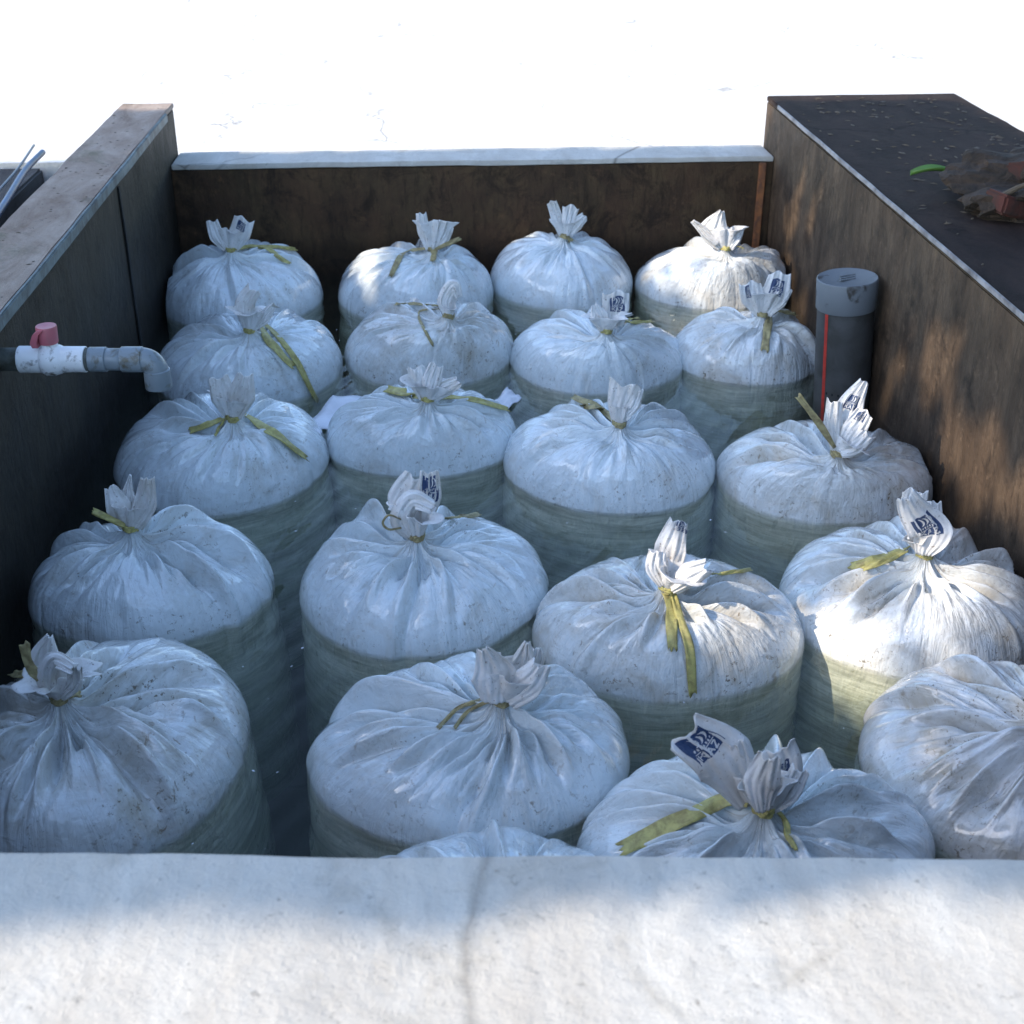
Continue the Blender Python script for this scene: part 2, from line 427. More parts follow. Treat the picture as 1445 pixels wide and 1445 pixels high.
# pale sunlit yard beyond the tank, level with the coping
yd = box('yard', -60, 60, YF+0.132, 160, -0.5, RIMF-0.02, M['yard'])
yd['kind'] = 'structure'

# the neighbouring channel on the left
nb = empty('neighbouring_tank', (-1.35, 2.6, -0.35), 'low grey wall of the neighbouring tank beyond the pale coping', 'wall')
for nm, a in (('wall_body', (-1.60, -1.02, 0.9, YF+0.125, -0.35, 0.255)),):
    o = box(nm, *a, M['outer'], nb, 0.006, 0.2, 0.004, 9); o.matrix_parent_inverse = Matrix.Translation(-Vector(nb.location))

# ------------------------------------------------------------------ sacks
def sstep(a, b, x):
    t = np.clip((x-a)/(b-a), 0, 1); return t*t*(3-2*t)

NSEG, NDOME, NLOW = 460, 88, 36
def build_body(rng, C, Rx, Ry, H, K, folds, depth_scale, mat, root, swirl=0.0, bulge=0.04):
    th = np.linspace(0, 2*np.pi, NSEG, endpoint=False)[None, :]
    t = np.linspace(0, 1, NDOME)[:, None]
    rho = 0.052 + 0.948*np.sin(t*np.pi/2)**1.05
    # outline slightly out of round
    o1, o2 = rng.uniform(0, 6.28, 2)
    out = 1 + 0.018*np.sin(2*th+o1) + 0.012*np.sin(3*th+o2)
    cxy = K[None, None, :2] + (C[None, None, :2]-K[None, None, :2])*(rho[..., None]**1.15)
    z = H*(1-rho**2.5)**0.56
    z = z + 0.020*np.exp(-(rho-0.052)/0.05) - 0.004*np.exp(-((rho-0.22)/0.1)**2)
    R = 0.5*(Rx+Ry)
    ta = rng.uniform(0, 6.28)
    z = z*(1+rng.uniform(0.04, 0.13)*np.cos(th-ta)*sstep(0.25, 0.85, rho))
    px = cxy[..., 0] + Rx*rho*out*np.cos(th)
    py = cxy[..., 1] + Ry*rho*out*np.sin(th)
    # folds
    disp = np.zeros((NDOME, NSEG))
    n = int(folds*1.3)
    base = (np.arange(n)+rng.uniform(-0.42, 0.42, n))/n*2*np.pi
    for i in range(n):
        L = rng.choice([0.30, 0.45, 0.62, 0.8, 0.98, 1.12], p=[.14, .18, .2, .2, .17, .11])*rng.uniform(0.9, 1.1)
        d = 2.4*depth_scale*rng.uniform(0.35, 1.25)*(0.5+0.6*min(L, 1))
        drift = rng.normal(0, 0.10)+swirl
        ph, fr, am = rng.uniform(0, 6.28), rng.uniform(3, 7), rng.uniform(0.0, 0.03)
        a = base[i] + drift*rho + am*np.sin(fr*rho+ph)*rho
        s = (th-a+np.pi) % (2*np.pi) - np.pi
        s = s*R*np.maximum(rho, 0.05)
        wv = (0.0011+0.0088*rho*rng.uniform(0.5, 1.25))
        side = rng.choice([-1, 1])
        env = sstep(0.0, 0.16, rho)*(1-sstep(L*0.62, L, rho))*(0.35+0.65*np.minimum(1, rho*2.6))*(1-0.45*sstep(0.7, 1.0, rho))
        q = s*side; aq = np.abs(q)
        val = np.where(q > 0, -np.exp(-(aq/(0.9*wv))**1.4), -np.exp(-(aq/(1.7*wv))**1.1)) + 0.55*np.exp(-((q-2.2*wv)/(1.1*wv))**2)
        # where the fold dies it leaves a small pucker
        val = val + 0.0
        disp += d*env*val
    # the many thin straight creases that run out from the tie
    nf = 64
    fb = (np.arange(nf)+rng.uniform(-0.45, 0.45, nf))/nf*2*np.pi
    for i in range(nf):
        L = rng.uniform(0.25, 1.0)
        a = fb[i]+rng.normal(0, 0.05)*rho+swirl*rho*0.8
        s = ((th-a+np.pi) % (2*np.pi)-np.pi)*R*np.maximum(rho, 0.05)
        wv = 0.0008+0.0036*rho*rng.uniform(0.5, 1.3)
        env = sstep(0.02, 0.12, rho)*(1-sstep(L*0.7, L, rho))*(0.4+0.6*np.minimum(1, rho*3))
        disp += depth_scale*rng.uniform(0.15, 0.62)*env*(-np.exp(-np.abs(s)/wv)+0.4*np.exp(-((s-2.1*wv)/wv)**2))
    # soft lumps that follow the pull of the tie, and dents on the shoulder
    for k in (5, 7, 9, 13):
        a, b = rng.uniform(0, 6.28, 2)
        disp += 0.0015*np.sin(k*th+a+1.4*rho*np.sin(b))*sstep(0.15, 0.6, rho)*(1-0.6*sstep(0.8, 1, rho))*rng.uniform(0.5, 1.3)
    for _ in range(34):
        a, r0 = rng.uniform(0, 6.28), rng.uniform(0.45, 1.0)
        s = ((th-a+np.pi) % (2*np.pi)-np.pi)*r0
        wa, wr = rng.uniform(0.04, 0.14), rng.uniform(0.05, 0.14)
        q = rng.uniform(-0.5, 0.5)
        u = s + q*(rho-r0)
        disp += rng.uniform(-1, 1)*0.0034*np.exp(-(u/wa)**2-((rho-r0)/wr)**2)
    # fine radial gathers close to the tie
    for _ in range(70):                      # short sharp puckers where the film is stretched over the shoulder
        a, r0 = rng.uniform(0, 6.28), rng.uniform(0.35, 0.97)
        s = ((th-a-rng.uniform(-.5, .5)*(rho-r0)+np.pi) % (2*np.pi)-np.pi)*r0*R
        disp -= rng.uniform(.3, 1)*0.0034*np.exp(-np.abs(s)/rng.uniform(.002, .005))*np.exp(-((rho-r0)/rng.uniform(.05, .13))**2)
    gf = rng.uniform(0, 6.28)
    disp += 0.0016*np.sin(31*th+gf+3*np.sin(3*th))*np.exp(-((rho-0.12)/0.10)**2)
    ext = 1-((K[0]-C[0])*np.cos(th)+(K[1]-C[1])*np.sin(th))/R
    disp = disp*(1-(1-np.clip(ext, 0.35, 1)**1.2)*(1-0.6*sstep(.8, 1, rho)))
    nr = rho**3; nz = 1-0.88*rho**5
    ln = np.sqrt(nr**2+nz**2); nr, nz = nr/ln, nz/ln
    X = px+disp*nr*np.cos(th); Y = py+disp*nr*np.sin(th); Z = z+disp*nz
    # the filled body below the shoulder
    tz = np.linspace(0, 1, NLOW+1)[1:, None]
    zz = -0.72*tz**1.25
    bl = 1 + bulge*np.sin(np.minimum(1, -zz/0.5)*np.pi*0.62) - 0.04*sstep(0.4, 0.72, -zz)
    wr = np.zeros((NLOW, NSEG))
    for k in range(34):
        z0 = -rng.uniform(0.004, 0.42); a, b, c = rng.uniform(0, 6.28, 3)
        line = z0+0.012*np.sin(2*th+a)+0.006*np.sin(5*th+b)
        wr += 0.0030*np.exp(-((zz-line)/0.0075)**2)*(0.5+0.5*np.sin(th+c))
    edge = disp[-1][None, :]*np.exp(zz/0.05)
    lx = C[0]+(Rx*out*bl+edge-wr)*np.cos(th); ly = C[1]+(Ry*out*bl+edge-wr)*np.sin(th)
    lz = np.repeat(zz, NSEG, 1)
    V = np.stack([np.vstack([X, lx]), np.vstack([Y, ly]), np.vstack([Z, lz])], -1)
    nrow = NDOME+NLOW
    # keep clear of the walls
    V[..., 0] = np.where(V[..., 0] > XR-0.012, XR-0.012-(0.004*np.tanh((V[..., 0]-XR)*30)+0.004), V[..., 0])
    V[..., 0] = np.where(V[..., 0] < XL+0.010, XL+0.010, V[..., 0])
    V = V.reshape(-1, 3)
    F = grid_faces(nrow, NSEG, True)[:, ::-1]
    loc = np.array(root.location)
    o = mesh_obj('bag_body', V-loc, np.ascontiguousarray(F), mat, root)
    rr_ = np.vstack([np.repeat(rho, NSEG, 1), 1+np.repeat(-zz, NSEG, 1)*3])
    tt_ = np.repeat(th, nrow, 0)
    seed_ = rng.uniform(-20, 20)
    att = o.data.attributes.new('pull', 'FLOAT_VECTOR', 'POINT')
    att.data.foreach_set('vector', np.stack([np.cos(tt_)+seed_, np.sin(tt_), rr_], -1).astype(np.float32).ravel())
    return o, BVHTree.FromPolygons([Vector(v) for v in V], [tuple(f) for f in F.tolist()])

def cast(bvh, x, y):
    d = px_ray(x, y)
    hit, nrm, idx, dist = bvh.ray_cast(Vector(CAM), Vector(d))
    return (np.array(hit), np.array(nrm)) if hit is not None else (None, None)

def smooth_line(pts, n):
    pts = np.array(pts, float)
    d = np.r_[0, np.cumsum(np.linalg.norm(np.diff(pts, axis=0), axis=1))]
    t = np.linspace(0, d[-1], n)
    if len(pts) < 3:
        return np.stack([np.interp(t, d, pts[:, k]) for k in range(pts.shape[1])], 1)
    out = []
    # Catmull-Rom through the points
    P = np.vstack([2*pts[0]-pts[1], pts, 2*pts[-1]-pts[-2]])
    for tt in t:
        i = min(np.searchsorted(d, tt, 'right')-1, len(pts)-2)
        u = (tt-d[i])/(d[i+1]-d[i])
        p0, p1, p2, p3 = P[i], P[i+1], P[i+2], P[i+3]
        out.append(0.5*((2*p1)+(-p0+p2)*u+(2*p0-5*p1+4*p2-p3)*u*u+(-p0+3*p1-3*p2+p3)*u**3))
    return np.array(out)

def strap(root, rng, P, N, width, mat, name='tie_tail'):
    """a flat fibrous ribbon along P with surface normals N"""
    n = len(P); loc = np.array(root.location)
    T_ = np.gradient(P, axis=0); T_ /= np.linalg.norm(T_, axis=1)[:, None]+1e-9
    S = np.cross(T_, N); S /= np.linalg.norm(S, axis=1)[:, None]+1e-9
    m = 7; u = np.linspace(-1, 1, m)
    tt = np.linspace(0, 1, n)
    wd = width/2*(0.55+0.45*np.minimum(1, tt*4))*(1+0.10*np.sin(tt*9+rng.uniform(0, 6)))
    tw = 0.25*np.sin(tt*5+rng.uniform(0, 6))
    V = np.zeros((n, m, 3))
    fray = rng.uniform(-1, 1, m)*width*0.35
    cor = rng.uniform(-1, 1, m)*0.0009
    for j in range(m):
        lift = 0.0022+cor[j]+0.0008*(1-u[j]**2)+np.abs(tw*u[j])*wd*0.5+ (0.0012*np.sin(tt*14+j))
        V[:, j] = P + S*(wd*u[j])[:, None] + N*lift[:, None]
        V[-1, j] += T_[-1]*fray[j]
    o = mesh_obj(name, V.reshape(-1, 3)-loc, np.ascontiguousarray(grid_faces(n, m)), mat, root)
    md = o.modifiers.new('thickness', 'SOLIDIFY'); md.thickness = 0.0009; md.offset = 0
    return o

def neck_ruff(root, rng, K, tip, width_px, lobes=7, aspect=0.5, jag=0.35, curl=0.25, tilt=0.0, open_=1.0, seed=0):
    """the gathered mouth of the bag above the tie"""
    rng = np.random.default_rng(seed)
    loc = np.array(root.location)
    dist = (K-CAM)@FWD
    mpp = dist/FPX
    top = on_upright(tip[0], tip[1], K, tilt)
    ax = top-K; L = np.linalg.norm(ax); ax = ax/L
    side = RIGHT - ax*(RIGHT@ax); side /= np.linalg.norm(side)
    back = np.cross(ax, side)
    nu, nv = 220, 26
    u = np.linspace(0, 2*np.pi, nu, endpoint=False)[None, :]
    v = np.linspace(0, 1, nv)[:, None]
    r0 = 0.0085; r1 = 0.86*width_px*mpp/2
    prof = r0+(r1-r0)*(0.20*v+0.80*v**0.72)*open_
    # folds: sharp lobes whose phase wanders upward
    ph = rng.uniform(0, 6.28, 4)
    def tri(x): return 2/np.pi*np.arcsin(np.sin(x)*0.985)
    w = max(4, lobes-2)*u+1.6*np.sin(2*u+ph[0])+0.8*np.sin(u+ph[1])+0.9*v*np.sin(u*3+ph[2])
    amp = 0.08+0.30*v**0.8
    fold = 1+amp*(0.75*tri(w)+0.30*tri(w*1.7+ph[3]))
    # ragged top: a few tall corners and notches
    kn = rng.integers(5, 8)
    ka = np.sort(rng.uniform(0, 2*np.pi, kn)); kh = rng.uniform(-1.0, 0.25, kn); kh[rng.integers(kn)] = 0.35
    rim = np.interp(u.ravel(), np.r_[ka[-1]-2*np.pi, ka, ka[0]+2*np.pi], np.r_[kh[-1], kh, kh[0]])[None, :]
    hgt = L*(1+jag*rim)*v
    cu = curl*v**5*r1*(0.5+0.8*np.sin(2*u+ph[1]))
    rr = prof*fold
    A = (rr+cu)*np.cos(u); B = (rr+cu)*np.sin(u)*aspect
    hgt = hgt-curl*0.25*L*v**6*(0.5+0.5*np.sin(2*u+ph[1]))
    cr = 0.0015*np.sin(w*2.3+v*9)*v
    P = K[None, None, :]+side*(A+cr)[..., None]+back*B[..., None]+ax*(hgt)[..., None]
    below = K-ax*0.006
    P[0] = K+side*(A[0][:, None])*0.95+back*(B[0][:, None])*1.3-ax*0.006
    o = mesh_obj('bag_mouth', P.reshape(-1, 3)-loc, np.ascontiguousarray(grid_faces(nv, nu, True)), M['neck'], root)
    md = o.modifiers.new('thickness', 'SOLIDIFY'); md.thickness = 0.0007; md.offset = 0
    return o

GLYPH = {'K': [((0, 0), (0, 1)), ((0, .45), (.8, 1)), ((.2, .6), (.85, 0))],
         'A': [((0, 0), (.42, 1)), ((.42, 1), (.85, 0)), ((.18, .35), (.68, .35))],
         'Z': [((0, 1), (.8, 1)), ((.8, 1), (0, 0)), ((0, 0), (.85, 0))],
         'T': [((0, 1), (.85, 1)), ((.42, 1), (.42, 0))],
         'I': [((.4, 0), (.4, 1))],
         'E': [((0, 0), (0, 1)), ((0, 1), (.7, 1)), ((0, .5), (.6, .5)), ((0, 0), (.7, 0))]}

def flap(root, K, line, widths, cup=0.2, prints=(), tilt=(0.0, 0.0), seed=1, roll=0.0, name='bag_flap', twist=0.0):
    """a broad tongue of the bag mouth; line and widths follow it from the tie to its end"""
    rng = np.random.default_rng(seed)
    loc = np.array(root.location)
    mpp = ((K-CAM)@FWD)/FPX
    nv, nu = 34, 25
    L2 = smooth_line(line, nv)
    tl = np.linspace(tilt[0], tilt[1], nv)
    P = np.array([on_upright(a, b, K, c) for (a, b), c in zip(L2, tl)])
    W = np.interp(np.linspace(0, 1, nv), np.linspace(0, 1, len(widths)), widths)*mpp/2*(0.9 if not prints else 1.0)
    T_ = np.gradient(P, axis=0); T_ /= np.linalg.norm(T_, axis=1)[:, None]
    view = (CAM-K)/np.linalg.norm(CAM-K)
    S = np.cross(T_, view); S /= np.linalg.norm(S, axis=1)[:, None]
    Nn = np.cross(S, T_)
    ph = rng.uniform(0, 6.28, 6)
    endj = rng.uniform(-0.5, 0.5, 4)
    def F(a, b, off=0.0):
        # a in -1..1 across, b in 0..1 along
        x = b*(nv-1); i = int(min(max(math.floor(x), 0), nv-2)); f = x-i
        p = P[i]*(1-f)+P[i+1]*f; s = S[i]*(1-f)+S[i+1]*f; n_ = Nn[i]*(1-f)+Nn[i+1]*f; t_ = T_[i]*(1-f)+T_[i+1]*f
        wd = W[i]*(1-f)+W[i+1]*f
        tw = twist*(b-0.5)
        s2 = s*math.cos(tw)+n_*math.sin(tw); n2 = n_*math.cos(tw)-s*math.sin(tw)
        d = cup*wd*(1-a*a)*1.0 + 0.0022*math.sin(5*b+2.2*a+ph[0])+0.0016*math.sin(9*a+3*b+ph[1])*(0.4+b) + 0.0010*math.sin(17*a-6*b+ph[2])
        e = b**3*wd*(0.35*endj[0]*a+0.30*endj[1]*a*a+0.2*math.sin(4*a+ph[3]))
        curlr = roll*max(0.0, abs(a)-0.6)*wd*1.5
        return p+s2*(wd*a*(1-0.12*roll*abs(a)))+n2*(d+off-curlr)+t_*e
    V = [F(a, b) for b in np.linspace(0, 1, nv) for a in np.linspace(-1, 1, nu)]
    o = mesh_obj(name, np.array(V)-loc, np.ascontiguousarray(grid_faces(nv, nu)), M['neck'], root)
    md = o.modifiers.new('thickness', 'SOLIDIFY'); md.thickness = 0.0007; md.offset = 0
    for (a0, a1, b0, b1, flipx, rot) in prints:
        vs, fs, fm = [], [], []
        def q(x, y, off):   # x, y in 0..1 on the stamp
            if rot: x, y = y, 1-x
            if flipx: x = 1-x
            return F(a0+(a1-a0)*x, b0+(b1-b0)*y, off)
        def patch(poly_rows, off, mi):
            k = len(vs); nr_, nc_ = len(poly_rows), len(poly_rows[0])
            for row in poly_rows:
                for (x, y) in row: vs.append(q(x, y, off))
            for f in grid_faces(nr_, nc_): fs.append(tuple(int(i)+k for i in f)); fm.append(mi)
        g_ = np.linspace(0, 1, 9)
        patch([[(x+0.02*math.sin(7*y), y) for x in g_] for y in g_], 0.0007, 0)
        # pale crescents
        for c in range(3):
            cx = 0.26+0.19*c
            an = np.linspace(-1.25, 1.25, 9)
            r_in = [(cx+0.17*math.cos(t), 0.72+0.19*math.sin(t)) for t in an]
            r_out = [(cx+0.10*math.cos(t)+0.13*math.cos(t)*0.35+0.06*math.cos(t), 0.72+0.20*math.sin(t)) for t in an]
            r_out = [(x+0.055*math.cos(t), y) for (x, y), t in zip(r_out, an)]
            patch([r_in, r_out], 0.0011, 1)
        # a row of small pale marks, then the block letters
        for c in range(7):
            x = 0.16+0.105*c
            patch([[(x, 0.40), (x+0.055, 0.40)], [(x+0.02, 0.49), (x+0.07, 0.49)]], 0.0011, 1)
        patch([[(0.12, 0.335), (0.5, 0.335), (0.88, 0.335)], [(0.12, 0.365), (0.5, 0.365), (0.88, 0.365)]], 0.0011, 1)
        for c, ch in enumerate('KAZ'):
            for (p0, p1) in GLYPH[ch]:
                ox, oy, sx, sy = 0.16+0.25*c, 0.07, 0.22, 0.22
                A_ = np.array([ox+p0[0]*sx, oy+p0[1]*sy]); B_ = np.array([ox+p1[0]*sx, oy+p1[1]*sy])
                dd = B_-A_; dd /= np.linalg.norm(dd)+1e-9; nn = np.array([-dd[1], dd[0]])*0.026
                patch([[tuple(A_+nn), tuple((A_+B_)/2+nn), tuple(B_+nn)], [tuple(A_-nn), tuple((A_+B_)/2-nn), tuple(B_-nn)]], 0.0011, 1)
        pr = mesh_obj('printed_stamp', np.array(vs)-loc, fs, None, o, smooth=False, mats=[M['print'], M['print_gap']], fmat=fm)
    return o

def tie_ring(root, rng, K, mat, r=0.0105, n=3):
    loc = np.array(root.location)
    for i in range(1):
        pts, rad = [], []
        a0 = rng.uniform(0, 6.28)
        N_ = 60*n
        for k in range(N_):
            a = a0+2*math.pi*k/60
            rr = r*(1+0.10*math.sin(3*a+i)+0.05*rng.uniform(-1, 1))
            pts.append(K+np.array([rr*math.cos(a), rr*math.sin(a), -0.003+0.0032*k/60+0.0012*math.sin(2*a)]))
            rad.append(0.0022*(1+0.2*math.sin(k*0.7)))
        pts = [p-loc for p in pts]
        tube('tie_wrap', pts, rad, mat, root, seg=8)

# every sack: front/back outline of its waterline in the photo gives its place and radius
# name: (centre x px, width px, waterline front y, dome height m, top y, knot px)
def place(cx, w, yf, h, yt):
    """centre and radii of a round sack whose waterline front is at (cx, yf) and whose dome tops out at yt"""
    fx = cx
    for _ in range(5):
        c, Rx, Ry = place_at(fx, w, yf, h, yt)
        an = np.linspace(0, 2*np.pi, 72)
        Q = np.stack([c[0]+Rx*np.cos(an), c[1]+Ry*np.sin(an), 0*an], 1)-CAM
        xs = CX+FPX*(Q@RIGHT)/(Q@FWD)
        fx += cx-(xs.min()+xs.max())/2
    return c, Rx, Ry

def place_at(cx, w, yf, h, yt):
    Fp = on_z(cx, yf); d = Fp[:2]/np.linalg.norm(Fp[:2])
    best = None
    for Ry in np.linspace(0.15, 0.225, 61):
        c = Fp[:2]+d*Ry
        dep = np.array([c[0], c[1], -CAM_H])@FWD
        s = FPX/dep
        e = math.atan(CAM_H/np.linalg.norm(c))
        v = np.array([c[0], c[1], 0])-CAM
        yc = CX-FPX*(v@UP)/(v@FWD)
        top = yc-s*math.sqrt((Ry*math.sin(e))**2+(h*math.cos(e))**2)
        if best is None or abs(top-yt) < best[0]: best = (abs(top-yt), c, Ry, w/2/s)
    return best[1], best[3], best[2]

